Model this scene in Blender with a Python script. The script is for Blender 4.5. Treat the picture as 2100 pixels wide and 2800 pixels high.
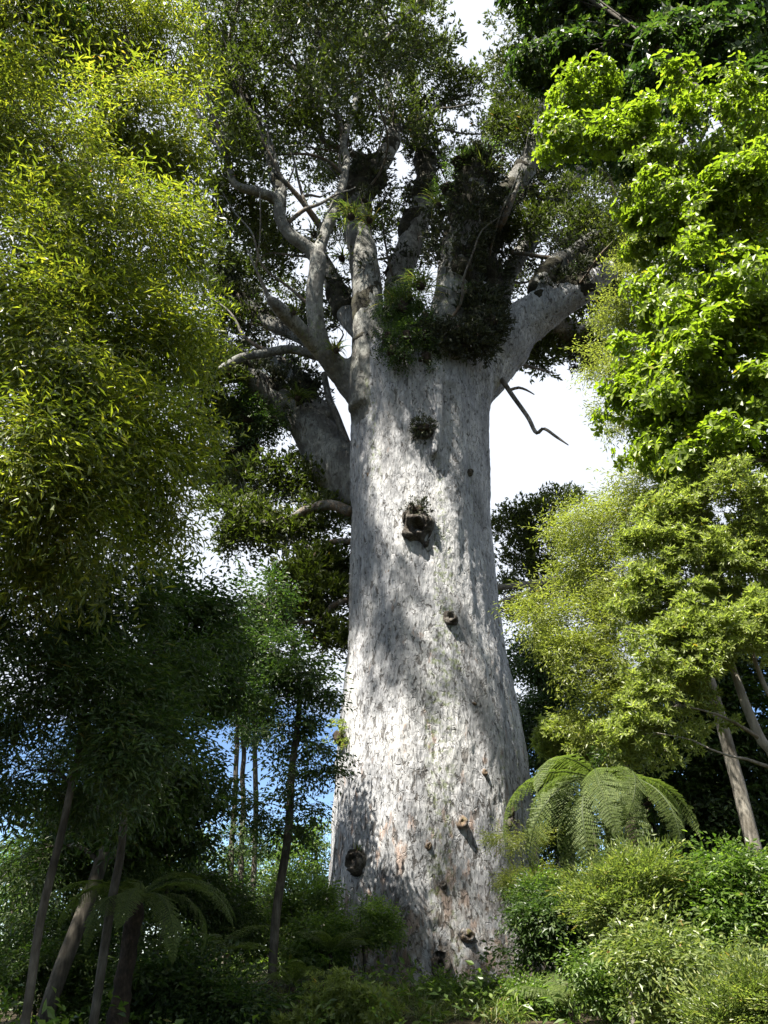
import bpy, math, random
import numpy as np
from mathutils import Vector, Matrix

for o in list(bpy.data.objects): bpy.data.objects.remove(o)
scn = bpy.context.scene
COL = scn.collection
R = math.radians

# ------------------------------------------------------------------ camera
CAM = np.array((0.0, 0.0, 1.6)); PITCH = R(28.0); FPX = 2200.0
cd = bpy.data.cameras.new('camera'); co = bpy.data.objects.new('camera', cd); COL.objects.link(co)
co.location = CAM; co.rotation_euler = (math.pi/2 + PITCH, 0, 0)
cd.sensor_fit = 'VERTICAL'; cd.sensor_height = 36.0; cd.lens = 36.0*FPX/2800.0
cd.clip_start = 0.05; cd.clip_end = 3000
scn.camera = co

# ------------------------------------------------------------------ light
SUN_EL = R(58.0); SUN_AZ = R(220.0)            # azimuth measured from +Y towards +X
SD = np.array((math.sin(SUN_AZ)*math.cos(SUN_EL), math.cos(SUN_AZ)*math.cos(SUN_EL), math.sin(SUN_EL)))
sl = bpy.data.lights.new('sun', 'SUN'); sl.energy = 5.0; sl.angle = R(0.53); sl.color = (1.0, 0.94, 0.84)
so = bpy.data.objects.new('sun', sl); COL.objects.link(so)
so.rotation_euler = Vector(-SD).to_track_quat('-Z', 'Y').to_euler(); so.location = (-20, -20, 60)

w = bpy.data.worlds.new('World'); scn.world = w; w.use_nodes = True
nt = w.node_tree; nt.nodes.clear()
def N(t, tp, **k):
    n = t.nodes.new(tp)
    for a, b in k.items(): setattr(n, a, b)
    return n
wo = N(nt, 'ShaderNodeOutputWorld'); bg = N(nt, 'ShaderNodeBackground')
sky = N(nt, 'ShaderNodeTexSky', sky_type='NISHITA', sun_disc=False)
sky.sun_elevation = SUN_EL; sky.sun_rotation = SUN_AZ; sky.air_density = 0.75; sky.altitude = 1200; sky.dust_density = 0.1; sky.ozone_density = 3.5
tc = N(nt, 'ShaderNodeTexCoord'); mp = N(nt, 'ShaderNodeMapping')
mp.inputs['Location'].default_value = (0.35, 0.1, 0.0); mp.inputs['Scale'].default_value = (1.0, 1.0, 1.6)
cn = N(nt, 'ShaderNodeTexNoise'); cn.inputs['Scale'].default_value = 1.7; cn.inputs['Detail'].default_value = 6; cn.inputs['Roughness'].default_value = 0.55
cr = N(nt, 'ShaderNodeValToRGB'); cr.color_ramp.elements[0].position = 0.40; cr.color_ramp.elements[1].position = 0.50
mx = N(nt, 'ShaderNodeMixRGB'); mx.inputs[2].default_value = (4.45, 4.75, 5.3, 1)
nt.links.new(tc.outputs['Generated'], mp.inputs[0]); nt.links.new(mp.outputs[0], cn.inputs['Vector'])
sp_ = N(nt, 'ShaderNodeSeparateXYZ'); nt.links.new(tc.outputs['Generated'], sp_.inputs[0])
mr = N(nt, 'ShaderNodeMapRange'); mr.inputs[1].default_value = 0.17; mr.inputs[2].default_value = 0.40; mr.inputs[3].default_value = -0.26; mr.inputs[4].default_value = 0.22; nt.links.new(sp_.outputs[2], mr.inputs[0])
ad = N(nt, 'ShaderNodeMath', operation='ADD'); nt.links.new(cn.outputs[0], ad.inputs[0]); nt.links.new(mr.outputs[0], ad.inputs[1])
nt.links.new(ad.outputs[0], cr.inputs[0]); nt.links.new(cr.outputs[0], mx.inputs[0]); nt.links.new(sky.outputs[0], mx.inputs[1])
nt.links.new(mx.outputs[0], bg.inputs[0]); bg.inputs[1].default_value = 0.05; nt.links.new(bg.outputs[0], wo.inputs[0])

vs = scn.view_settings; vs.view_transform = 'Standard'; vs.look = 'None'; vs.exposure = 2.2; vs.gamma = 1.0; vs.use_curve_mapping = False
cy = scn.cycles; cy.max_bounces = 7; cy.diffuse_bounces = 4; cy.glossy_bounces = 2; cy.transmission_bounces = 5; cy.transparent_max_bounces = 4
cy.use_denoising = True; cy.denoising_input_passes = 'RGB_ALBEDO_NORMAL'; cy.caustics_reflective = False; cy.caustics_refractive = False
cy.sample_clamp_indirect = 4.0

# ------------------------------------------------------------------ pixels to places
RIGHT = np.array((1., 0, 0)); FWD = np.array((0, math.cos(PITCH), math.sin(PITCH))); UP = np.array((0, -math.sin(PITCH), math.cos(PITCH)))
def P(px, py, Y):
    d = RIGHT*(px-1050)/FPX + UP*(1400-py)/FPX + FWD
    return CAM + d*((Y-CAM[1])/d[1])
def mpp(p): return float(np.dot(np.asarray(p)-CAM, FWD))/FPX
def project(p):
    q = p - CAM; z = q@FWD
    return 1050+FPX*(q@RIGHT)/z, 1400-FPX*(q@UP)/z, z

# ------------------------------------------------------------------ numpy tools
rng = np.random.default_rng(11)
def hash3(i, j, k, s=0):
    h = (i.astype(np.int64)*73856093) ^ (j.astype(np.int64)*19349663) ^ (k.astype(np.int64)*83492791) ^ (s*2654435761)
    h = (h ^ (h >> 13))*1274126177 & 0x7fffffff
    h = (h ^ (h >> 16))*1103515245 & 0x7fffffff
    return (h & 0xffffff)/float(0xffffff)
def vnoise(p, s=0):
    f = np.floor(p); u = p-f; u = u*u*(3-2*u); f = f.astype(np.int64)
    r = 0
    for a in (0, 1):
        for b in (0, 1):
            for c in (0, 1):
                wgt = (u[:, 0] if a else 1-u[:, 0])*(u[:, 1] if b else 1-u[:, 1])*(u[:, 2] if c else 1-u[:, 2])
                r = r + wgt*hash3(f[:, 0]+a, f[:, 1]+b, f[:, 2]+c, s)
    return r*2-1
def fbm(p, o=4, s=0):
    r = 0; a = 1.0
    for k in range(o):
        r = r + a*vnoise(p*(2.03**k), s+k); a *= 0.5
    return r
def voro(p, s=0):
    f = np.floor(p).astype(np.int64); n = len(p)
    d1 = np.full(n, 9.0); d2 = np.full(n, 9.0); idv = np.zeros(n)
    for a in (-1, 0, 1):
        for b in (-1, 0, 1):
            for c in (-1, 0, 1):
                g = f+np.array((a, b, c))
                q = np.stack([g[:, i]+hash3(g[:, 0], g[:, 1], g[:, 2], s+7*i+1) for i in range(3)], 1)
                d = np.linalg.norm(q-p, axis=1); h = hash3(g[:, 0], g[:, 1], g[:, 2], s+99)
                cl = d < d1
                d2 = np.where(cl, d1, np.minimum(d2, d)); idv = np.where(cl, h, idv); d1 = np.where(cl, d, d1)
    return d1, d2, idv
def nrm(v): return v/np.maximum(np.linalg.norm(v, axis=-1, keepdims=True), 1e-9)

def mesh_np(name, V, F, mat, parent=None, smooth=False, rnd=None, loc=None):
    me = bpy.data.meshes.new(name)
    V = np.asarray(V, np.float32); F = np.asarray(F, np.int32)
    if loc is not None: V = V-np.asarray(loc, np.float32)
    me.vertices.add(len(V)); me.vertices.foreach_set('co', V.ravel())
    k = F.shape[1]
    me.loops.add(F.size); me.loops.foreach_set('vertex_index', F.ravel())
    me.polygons.add(len(F)); me.polygons.foreach_set('loop_start', np.arange(len(F), dtype=np.int32)*k)
    me.polygons.foreach_set('use_smooth', np.full(len(F), smooth, dtype=bool))
    me.update(calc_edges=True)
    if rnd is not None:
        a = me.attributes.new('rnd', 'FLOAT', 'POINT'); a.data.foreach_set('value', np.asarray(rnd, np.float32))
    me.materials.append(mat)
    o = bpy.data.objects.new(name, me); COL.objects.link(o)
    if loc is not None: o.location = loc
    if parent is not None: attach(o, parent)
    return o
def attach(o, parent):
    o.parent = parent
    o.matrix_parent_inverse = Matrix.Translation(-wloc(parent))
def wloc(o):
    v = Vector(o.location)
    return v                     # every parent keeps its location in world terms (only translations are used)
def tag(o, label=None, cat=None, group=None, kind=None):
    if label: o['label'] = label
    if cat: o['category'] = cat
    if group: o['group'] = group
    if kind: o['kind'] = kind
    return o
def empty(name, loc, label, cat, group=None):
    o = bpy.data.objects.new(name, None); COL.objects.link(o); o.location = tuple(float(c) for c in loc); o.empty_display_size = 0.2
    return tag(o, label, cat, group)

def tubes(Pts, Rad, S=5):
    """Pts (M,K,3), Rad (M,K): M tubes of K rings and S sides."""
    M, K, _ = Pts.shape
    T = nrm(np.gradient(Pts, axis=1))
    ref = np.where(np.abs(T[:, :1, 2:3]) > 0.85, np.array((1., 0, 0)), np.array((0, 0, 1.)))
    A = nrm(np.cross(T, np.broadcast_to(ref, T.shape))); B = np.cross(T, A)
    an = np.arange(S)*2*math.pi/S
    V = Pts[:, :, None]+Rad[:, :, None, None]*(np.cos(an)[None, None, :, None]*A[:, :, None]+np.sin(an)[None, None, :, None]*B[:, :, None])
    k = np.arange(K-1)[:, None]; s = np.arange(S)[None]
    q = np.stack([k*S+s, k*S+(s+1) % S, (k+1)*S+(s+1) % S, (k+1)*S+s], -1).reshape(-1, 4)
    F = (q[None]+(np.arange(M)*K*S)[:, None, None]).reshape(-1, 4)
    return V.reshape(-1, 3), F
def catmull(pts, n):
    p = np.asarray(pts, float); p = np.vstack([2*p[0]-p[1], p, 2*p[-1]-p[-2]])
    t = np.linspace(0, len(p)-3-1e-6, n); i = t.astype(int); u = (t-i)[:, None]
    a, b, c, d = p[i], p[i+1], p[i+2], p[i+3]
    return 0.5*((2*b)+(-a+c)*u+(2*a-5*b+4*c-d)*u*u+(-a+3*b-3*c+d)*u**3)
def tube1(pts4, S=10, step=0.25, wob=0.0, seed=0, cap=True):
    """pts4: list of (x,y,z,r), returns verts, faces, resampled (n,4); ends closed by collapsing rings"""
    p = np.asarray(pts4, float); L = np.linalg.norm(np.diff(p[:, :3], axis=0), axis=1).sum()
    n = max(4, int(L/step)); c = catmull(p, n); c[:, 3] = np.maximum(c[:, 3], 0.004)
    if wob:
        for k in range(3): c[1:, k] += wob*vnoise(np.stack([np.arange(1, n)*step*1.7, np.full(n-1, seed*3.1), np.full(n-1, k*9.7)], 1), 5)*np.linspace(0, 1, n-1)
    d = c
    if cap:
        d = np.vstack([c[:1], c, c[-1:]]); d[0, 3] = 1e-4; d[-1, 3] = 1e-4
        e = nrm(c[0, :3]-c[1, :3]); d[0, :3] += e*0.3*c[0, 3]; e = nrm(c[-1, :3]-c[-2, :3]); d[-1, :3] += e*0.3*c[-1, 3]
    V, F = tubes(d[None, :, :3], d[None, :, 3], S)
    return V, F, c
def join(parts):
    Vs, Fs, o = [], [], 0
    for V, F in parts: Vs.append(V); Fs.append(F+o); o += len(V)
    return np.vstack(Vs), np.vstack(Fs)

# ------------------------------------------------------------------ materials
def ramp(t, fac, stops):
    r = N(t, 'ShaderNodeValToRGB'); e = r.color_ramp.elements
    while len(e) < len(stops): e.new(0.5)
    for k, (p, c) in enumerate(stops): e[k].position = p; e[k].color = (*c, 1)
    t.links.new(fac, r.inputs[0]); return r.outputs[0]
def leaf_mat(name, cols, trans, tf=0.4, rough=0.42, spec=0.5):
    m = bpy.data.materials.new(name); m.use_nodes = True; t = m.node_tree; t.nodes.clear()
    out = N(t, 'ShaderNodeOutputMaterial'); b = N(t, 'ShaderNodeBsdfPrincipled'); tr = N(t, 'ShaderNodeBsdfTranslucent'); mi = N(t, 'ShaderNodeMixShader')
    at = N(t, 'ShaderNodeAttribute', attribute_name='rnd')
    n = len(cols)
    c = ramp(t, at.outputs['Fac'], cols)
    t.links.new(c, b.inputs['Base Color'])
    mu = N(t, 'ShaderNodeMixRGB', blend_type='MULTIPLY'); mu.inputs[0].default_value = 1.0
    mu.inputs[2].default_value = (*trans, 1); t.links.new(c, mu.inputs[1]); t.links.new(mu.outputs[0], tr.inputs[0])
    b.inputs['Roughness'].default_value = rough; b.inputs['Specular IOR Level'].default_value = spec
    mi.inputs[0].default_value = tf
    t.links.new(b.outputs[0], mi.inputs[1]); t.links.new(tr.outputs[0], mi.inputs[2]); t.links.new(mi.outputs[0], out.inputs[0])
    return m
def bark_mat(name, c0, c1, c2, sc=6.0, stretch=0.25, bump=0.5):
    m = bpy.data.materials.new(name); m.use_nodes = True; t = m.node_tree; b = t.nodes['Principled BSDF']
    tc = N(t, 'ShaderNodeTexCoord'); mp = N(t, 'ShaderNodeMapping'); mp.inputs['Scale'].default_value = (1, 1, stretch)
    n1 = N(t, 'ShaderNodeTexNoise'); n1.inputs['Scale'].default_value = sc*3; n1.inputs['Detail'].default_value = 8; n1.inputs['Roughness'].default_value = 0.65
    n2 = N(t, 'ShaderNodeTexNoise'); n2.inputs['Scale'].default_value = sc*0.5; n2.inputs['Detail'].default_value = 4
    t.links.new(tc.outputs['Object'], mp.inputs[0]); t.links.new(mp.outputs[0], n1.inputs['Vector']); t.links.new(tc.outputs['Object'], n2.inputs['Vector'])
    mm = N(t, 'ShaderNodeMath', operation='ADD'); ms = N(t, 'ShaderNodeMath', operation='MULTIPLY'); ms.inputs[1].default_value = 0.5
    t.links.new(n1.outputs[0], mm.inputs[0]); t.links.new(n2.outputs[0], mm.inputs[1]); t.links.new(mm.outputs[0], ms.inputs[0])
    t.links.new(ramp(t, ms.outputs[0], [(0.36, c0), (0.5, c1), (0.64, c2)]), b.inputs['Base Color'])
    b.inputs['Roughness'].default_value = 0.9; b.inputs['Specular IOR Level'].default_value = 0.2
    bp = N(t, 'ShaderNodeBump'); bp.inputs['Strength'].default_value = bump; bp.inputs['Distance'].default_value = 0.03
    t.links.new(n1.outputs[0], bp.inputs['Height']); t.links.new(bp.outputs[0], b.inputs['Normal'])
    return m

BARK_DARK = bark_mat('bark_dark', (0.02, 0.018, 0.014), (0.06, 0.053, 0.042), (0.12, 0.11, 0.09))
BARK_PALE = bark_mat('bark_pale', (0.08, 0.07, 0.055), (0.17, 0.155, 0.13), (0.30, 0.28, 0.24))
BARK_MID = bark_mat('bark_mid', (0.03, 0.027, 0.02), (0.085, 0.077, 0.06), (0.17, 0.155, 0.125))
BARK_BROWN = bark_mat('bark_fern', (0.010, 0.008, 0.006), (0.028, 0.021, 0.015), (0.07, 0.05, 0.034), 10, 0.5, 0.9)
BARK_DEAD = bark_mat('dead_wood', (0.05, 0.045, 0.04), (0.12, 0.11, 0.10), (0.25, 0.23, 0.21))

def kauri_bark(nm='kauri_bark', tone=1.0, mot=.35):
    m = bpy.data.materials.new(nm); m.use_nodes = True; t = m.node_tree; b = t.nodes['Principled BSDF']; L = t.links.new
    tc = N(t, 'ShaderNodeTexCoord')
    def mapped(sc):
        q = N(t, 'ShaderNodeMapping'); q.inputs['Scale'].default_value = sc; L(tc.outputs['Object'], q.inputs[0]); return q.outputs[0]
    def noise(v, s, d=6, r=0.6, di=0.0):
        q = N(t, 'ShaderNodeTexNoise'); q.inputs['Scale'].default_value = s; q.inputs['Detail'].default_value = d
        q.inputs['Roughness'].default_value = r; q.inputs['Distortion'].default_value = di; L(v, q.inputs['Vector']); return q.outputs[0]
    def voron(v, s, f='F1', rnd=1.0):
        q = N(t, 'ShaderNodeTexVoronoi', feature=f); q.inputs['Scale'].default_value = s; q.inputs['Randomness'].default_value = rnd; L(v, q.inputs['Vector']); return q
    def math_(op, a, bb, clamp=False):
        q = N(t, 'ShaderNodeMath', operation=op, use_clamp=clamp)
        for i, x in enumerate((a, bb)):
            if isinstance(x, (int, float)): q.inputs[i].default_value = x
            else: L(x, q.inputs[i])
        return q.outputs[0]
    def mix(f, a, c):
        q = N(t, 'ShaderNodeMixRGB')
        for i, x in enumerate((f, a, c)):
            if isinstance(x, tuple): q.inputs[i].default_value = (*x, 1)
            elif isinstance(x, float): q.inputs[i].default_value = x
            else: L(x, q.inputs[i])
        return q.outputs[0]
    st = mapped((1, 1, 0.42)); st2 = mapped((1, 1, 0.13)); st0 = mapped((1, 1, 1))
    base = ramp(t, noise(st, 1.6, 9, 0.7), [(0.30, (0.155*tone, 0.16*tone, 0.172*tone**1.3)), (0.5, (0.262*tone, 0.266*tone, 0.275*tone**1.3)), (0.70, (0.43*tone, 0.43*tone, 0.425*tone**1.2))])
    fl = voron(st, 11.0); fine = noise(st, 22, 7, 0.75)
    flake = ramp(t, fl.outputs['Color'], [(0.0, (0.62, 0.62, 0.63)), (0.5, (1, 1, 1)), (1.0, (1.35, 1.33, 1.30))])
    q = N(t, 'ShaderNodeMixRGB', blend_type='MULTIPLY'); q.inputs[0].default_value = 0.5; L(base, q.inputs[1]); L(flake, q.inputs[2])
    grain = ramp(t, noise(st2, 26, 6, 0.7), [(0.3, (0.5, 0.5, 0.5)), (0.5, (1, 1, 1)), (0.7, (1.3, 1.29, 1.27))])
    q2 = N(t, 'ShaderNodeMixRGB', blend_type='MULTIPLY'); q2.inputs[0].default_value = 0.8; L(q.outputs[0], q2.inputs[1]); L(grain, q2.inputs[2])
    c = q2.outputs[0]
    # rusty fresh scars where plates came off, more of them low on the bole
    sep = N(t, 'ShaderNodeSeparateXYZ'); L(tc.outputs['Object'], sep.inputs[0])
    low = N(t, 'ShaderNodeMapRange'); low.inputs[1].default_value = 9.0; low.inputs[2].default_value = 0.0; low.inputs[3].default_value = 0.0; low.inputs[4].default_value = 0.16; L(sep.outputs[2], low.inputs[0])
    scar = ramp(t, math_('ADD', noise(st, 4.2, 5, 0.6), low.outputs[0]), [(0.68, (0, 0, 0)), (0.76, (1, 1, 1))])
    c = mix(math_('MULTIPLY', scar, 0.6), c, (0.24, 0.15, 0.10))
    # dark pits and cracks between the plates
    pit = ramp(t, math_('SUBTRACT', noise(st, 9.0, 4, 0.6, 0.8), math_('MULTIPLY', low.outputs[0], 0.28)), [(0.35, (1, 1, 1)), (0.41, (0, 0, 0))])
    c = mix(math_('MULTIPLY', pit, 0.8), c, (0.05, 0.045, 0.04))
    ed = voron(st, 8.0, 'DISTANCE_TO_EDGE'); crk = ramp(t, math_('ADD', ed.outputs['Distance'], math_('MULTIPLY', noise(st0, 3.0, 3), 0.16)), [(0.07, (1, 1, 1)), (0.105, (0, 0, 0))])
    crack = crk
    pit2 = ramp(t, math_('SUBTRACT', noise(mapped((1, 1, 0.6)), 17.0, 3, 0.5, 0.5), math_('MULTIPLY', low.outputs[0], 0.22)), [(0.335, (1, 1, 1)), (0.385, (0, 0, 0))])
    c = mix(math_('MULTIPLY', pit2, 0.75), c, (0.045, 0.04, 0.035))
    blot = ramp(t, noise(mapped((1, 1, 0.3)) if tone == 1 else st0, 0.9 if tone == 1 else 2.6, 5, 0.6), [(0.34 if tone == 1 else .42, (1, 1, 1)), (0.46 if tone == 1 else .58, (0, 0, 0))])
    c = mix(math_('MULTIPLY', blot, mot), c, (0.075, 0.072, 0.065))
    foot = N(t, 'ShaderNodeMapRange'); foot.inputs[1].default_value = 2.2; foot.inputs[2].default_value = -0.2; L(sep.outputs[2], foot.inputs[0])
    c = mix(math_('MULTIPLY', foot.outputs[0], ramp(t, noise(st0, 5, 5, 0.6), [(0.42, (0, 0, 0)), (0.56, (1, 1, 1))])), c, (0.12, 0.085, 0.055))
    c = mix(math_('MULTIPLY', crack, 0.12), c, (0.09, 0.085, 0.08))
    # moss streaks running down the bole
    mo = ramp(t, noise(mapped((1, 1, 0.07)), 1.5, 3, 0.5), [(0.58, (0, 0, 0)), (0.66, (1, 1, 1))])
    mo2 = ramp(t, noise(st0, 9, 4, 0.6), [(0.5, (0, 0, 0)), (0.62, (1, 1, 1))])
    c = mix(math_('MULTIPLY', math_('MULTIPLY', mo, mo2), 0.6), c, (0.10, 0.13, 0.03))
    L(c, b.inputs['Base Color']); b.inputs['Roughness'].default_value = 0.88; b.inputs['Specular IOR Level'].default_value = 0.25
    h = math_('ADD', math_('MULTIPLY', fine, 0.6), math_('MULTIPLY', voron(st, 14).outputs['Distance'], 0.6))
    h = math_('ADD', h, math_('MULTIPLY', crack, -0.5)); h = math_('ADD', h, math_('MULTIPLY', pit, -0.7))
    bp = N(t, 'ShaderNodeBump'); bp.inputs['Strength'].default_value = 0.8; bp.inputs['Distance'].default_value = 0.05
    L(h, bp.inputs['Height']); L(bp.outputs[0], b.inputs['Normal'])
    return m
KBARK = kauri_bark(); KLIMB = kauri_bark('kauri_limb_bark', .66, .8)

G = lambda a, b, c: (a, b, c)
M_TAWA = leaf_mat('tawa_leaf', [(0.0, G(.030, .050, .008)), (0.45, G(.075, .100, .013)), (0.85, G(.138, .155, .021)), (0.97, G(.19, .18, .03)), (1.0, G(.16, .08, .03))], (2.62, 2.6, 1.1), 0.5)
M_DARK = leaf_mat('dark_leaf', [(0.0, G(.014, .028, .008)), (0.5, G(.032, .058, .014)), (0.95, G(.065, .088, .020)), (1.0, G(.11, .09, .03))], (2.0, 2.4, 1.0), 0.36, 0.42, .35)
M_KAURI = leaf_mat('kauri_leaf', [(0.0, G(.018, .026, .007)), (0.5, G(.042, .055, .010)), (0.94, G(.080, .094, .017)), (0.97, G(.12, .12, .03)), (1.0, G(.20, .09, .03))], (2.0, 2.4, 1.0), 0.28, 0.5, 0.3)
M_BROAD = leaf_mat('broad_leaf', [(0.0, G(.05, .072, .009)), (0.5, G(.095, .132, .014)), (0.95, G(.15, .19, .022)), (1.0, G(.22, .15, .02))], (2.3, 2.6, 1.0), 0.46, 0.40, .4)
M_FINE = leaf_mat('fine_leaf', [(0.0, G(.07, .09, .018)), (0.5, G(.135, .16, .034)), (0.95, G(.20, .22, .05)), (1.0, G(.24, .17, .04))], (2.2, 2.3, 1.2), 0.46)
M_OBLONG = leaf_mat('oblong_leaf', [(0.0, G(.07, .09, .022)), (0.5, G(.135, .165, .045)), (0.94, G(.21, .235, .07)), (1.0, G(.32, .20, .03))], (2.2, 2.4, 1.1), 0.44, 0.42, .45)
M_FEATHER = leaf_mat('feathery_leaf', [(0.0, G(.035, .055, .016)), (0.4, G(.08, .11, .030)), (0.8, G(.14, .17, .042)), (0.95, G(.20, .21, .05)), (1.0, G(.16, .08, .03))], (2.0, 2.2, 1.1), 0.42)
M_SHRUB = leaf_mat('shrub_leaf', [(0.0, G(.030, .055, .012)), (0.5, G(.060, .100, .018)), (0.95, G(.12, .16, .03)), (1.0, G(.20, .10, .04))], (2.2, 2.6, 1.1), 0.42)
M_FERN = leaf_mat('fern_leaf', [(0.0, G(.04, .058, .016)), (0.5, G(.07, .098, .026)), (1.0, G(.12, .145, .045))], (2.0, 2.2, 1.1), 0.42, 0.6, .3)
M_SEDGE = leaf_mat('sedge_blade', [(0.0, G(.04, .065, .014)), (0.5, G(.08, .115, .025)), (0.9, G(.15, .17, .045)), (1.0, G(.28, .21, .09))], (1.8, 2.0, 1.0), 0.35, 0.45)
M_DRY = leaf_mat('dry_blade', [(0.0, G(.14, .09, .05)), (0.5, G(.26, .19, .11)), (1.0, G(.40, .32, .20))], (1.2, 1.1, 0.9), 0.25, 0.7)
M_MOSS = leaf_mat('moss', [(0.0, G(.010, .012, .006)), (0.6, G(.022, .028, .010)), (1.0, G(.05, .055, .018))], (1.5, 1.7, 1.0), 0.15, 0.8)

# ------------------------------------------------------------------ leaves and sprays (template meshes, +X along the twig, +Z to the sky)
class TB:
    def __init__(s): s.V = []; s.F = []; s.r = []
    def leaf(s, b, d, u, L, W, shape='kite', r=0.5, bend=0.12):
        d = nrm(np.asarray(d, float)); u = np.asarray(u, float); sd = np.cross(d, u); sd = nrm(sd); u = np.cross(sd, d)
        o = len(s.V); tip = b+d*L-u*bend*L
        if shape == 'kite':
            s.V += [b, b+d*L*.45+sd*W/2+u*W*.15, tip, b+d*L*.45-sd*W/2+u*W*.15]; s.F.append([o, o+1, o+2, o+3]); n = 4
        else:
            f1, w1, f2, w2 = (.32, .36, .72, .5) if shape == 'ob' else (.28, .45, .66, .40)
            s.V += [b, b+d*L*f1+sd*W*w1+u*W*.12, b+d*L*f2+sd*W*w2+u*(W*.14-bend*L*.4), tip, b+d*L*f2-sd*W*w2+u*(W*.14-bend*L*.4), b+d*L*f1-sd*W*w1+u*W*.12]
            s.F += [[o, o+1, o+2, o+3], [o, o+3, o+4, o+5]]; n = 6
        s.r += [r]*n
    def done(s): return np.array(s.V), np.array(s.F), np.array(s.r)
def rv(g): return g.normal(0, 1, 3)
def sp_narrow(g, L=.42, n=11, ll=.075, lw=.015, side=2, shape='kite', droop=.25):
    t = TB()
    def twig(o, d, L, n):
        for i in range(n):
            f = (i+.6)/n; p = o+d*L*f+np.array((0, 0, -droop*L*f*f)); a = (1 if i % 2 else -1)*g.uniform(.5, 1.1)
            q = np.array((-d[1], d[0], 0)); dd = d*math.cos(a)+q*math.sin(a)+np.array((0, 0, g.uniform(-.55, .15)))
            t.leaf(p, dd, np.array((0, 0, 1))+.45*rv(g), ll*g.uniform(.6, 1.15), lw*g.uniform(.8, 1.2), shape, g.uniform(), g.uniform(.02, .25))
    x = np.array((1., 0, 0)); twig(np.zeros(3), x, L, n)
    for k in range(side):
        a = (1 if k % 2 else -1)*g.uniform(.5, 1.0); d = np.array((math.cos(a), math.sin(a), g.uniform(-.3, .2)))
        twig(x*L*g.uniform(.1, .55), d, L*.65, max(4, int(n*.65)))
    return t.done()
def sp_whorl(g, L=.35, n=4, per=6, ll=.10, lw=.045, shape='ob', open_=0.9, side=2):
    t = TB(); x = np.array((1., 0, 0))
    def head(c, d, m, sc):
        d = nrm(d); a0 = g.uniform(0, 6.3); A = nrm(np.cross(d, np.array((0.1, .2, 1)))); B = np.cross(d, A)
        for i in range(m):
            a = a0+i*6.283/m+g.uniform(-.3, .3); dd = d*(1-open_*.75)+open_*(A*math.cos(a)+B*math.sin(a))+np.array((0, 0, .1))
            t.leaf(c, dd, d*.6+np.array((0, 0, .6))+.25*rv(g), sc*ll*g.uniform(.65, 1.1), sc*lw*g.uniform(.8, 1.15), shape, g.uniform(), g.uniform(.05, .25))
    for k in range(n):
        f = (k+1)/n; a = g.uniform(-.9, .9)*(k < n-1); o = x*L*f*.9; d = nrm(np.array((math.cos(a), math.sin(a), g.uniform(.0, .6))))
        head(o+d*(.12*L*(k < n-1)), d, per, 1.0 if k else .8)
    for k in range(side):
        a = (1 if k % 2 else -1)*g.uniform(.5, 1.0); d = nrm(np.array((math.cos(a), math.sin(a), g.uniform(.1, .5))))
        head(x*L*.35+d*L*.5, d, per, .9)
    return t.done()
def sp_tuft(g, n=22, rad=.16, ll=.06, lw=.017):
    t = TB()
    for k in range(3):
        c = np.array((g.uniform(0, .22), g.uniform(-.14, .14), g.uniform(-.03, .08))); d0 = nrm(np.array((.6, c[1]*3, .7)))
        for i in range(n//3):
            f = g.uniform(-.3, 1); d = nrm(d0+.75*rv(g)*.7)
            t.leaf(c+d0*rad*.5*f, d, np.array((0, 0, 1))+.5*rv(g), ll*g.uniform(.6, 1.15), lw*g.uniform(.8, 1.2), 'kite', g.uniform()*.97 if g.uniform() > .03 else 1.0, .1)
    return t.done()
def sp_feather(g, L=.28, n=8, m=3):
    t = TB(); x = np.array((1., 0, 0))
    for i in range(n):
        f = (i+.5)/n; sg = 1 if i % 2 else -1; a = sg*g.uniform(.6, .95); d = np.array((math.cos(a), math.sin(a), g.uniform(-.1, .35))); ln = L*.5*(1-.6*f)
        for j in range(m):
            h = (j+.5)/m; b = sg*(1 if j % 2 else -1)*.7; dd = np.array((math.cos(a+b), math.sin(a+b), d[2]+g.uniform(-.1, .35)))
            t.leaf(x*L*f+d*ln*h, dd, np.array((0, 0, 1))+.35*rv(g), .046*g.uniform(.7, 1.2), .014, 'kite', g.uniform(), .05)
    return t.done()
def variants(fn, k, seed, **kw):
    return [fn(np.random.default_rng(seed*100+i), **kw) for i in range(k)]
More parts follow.
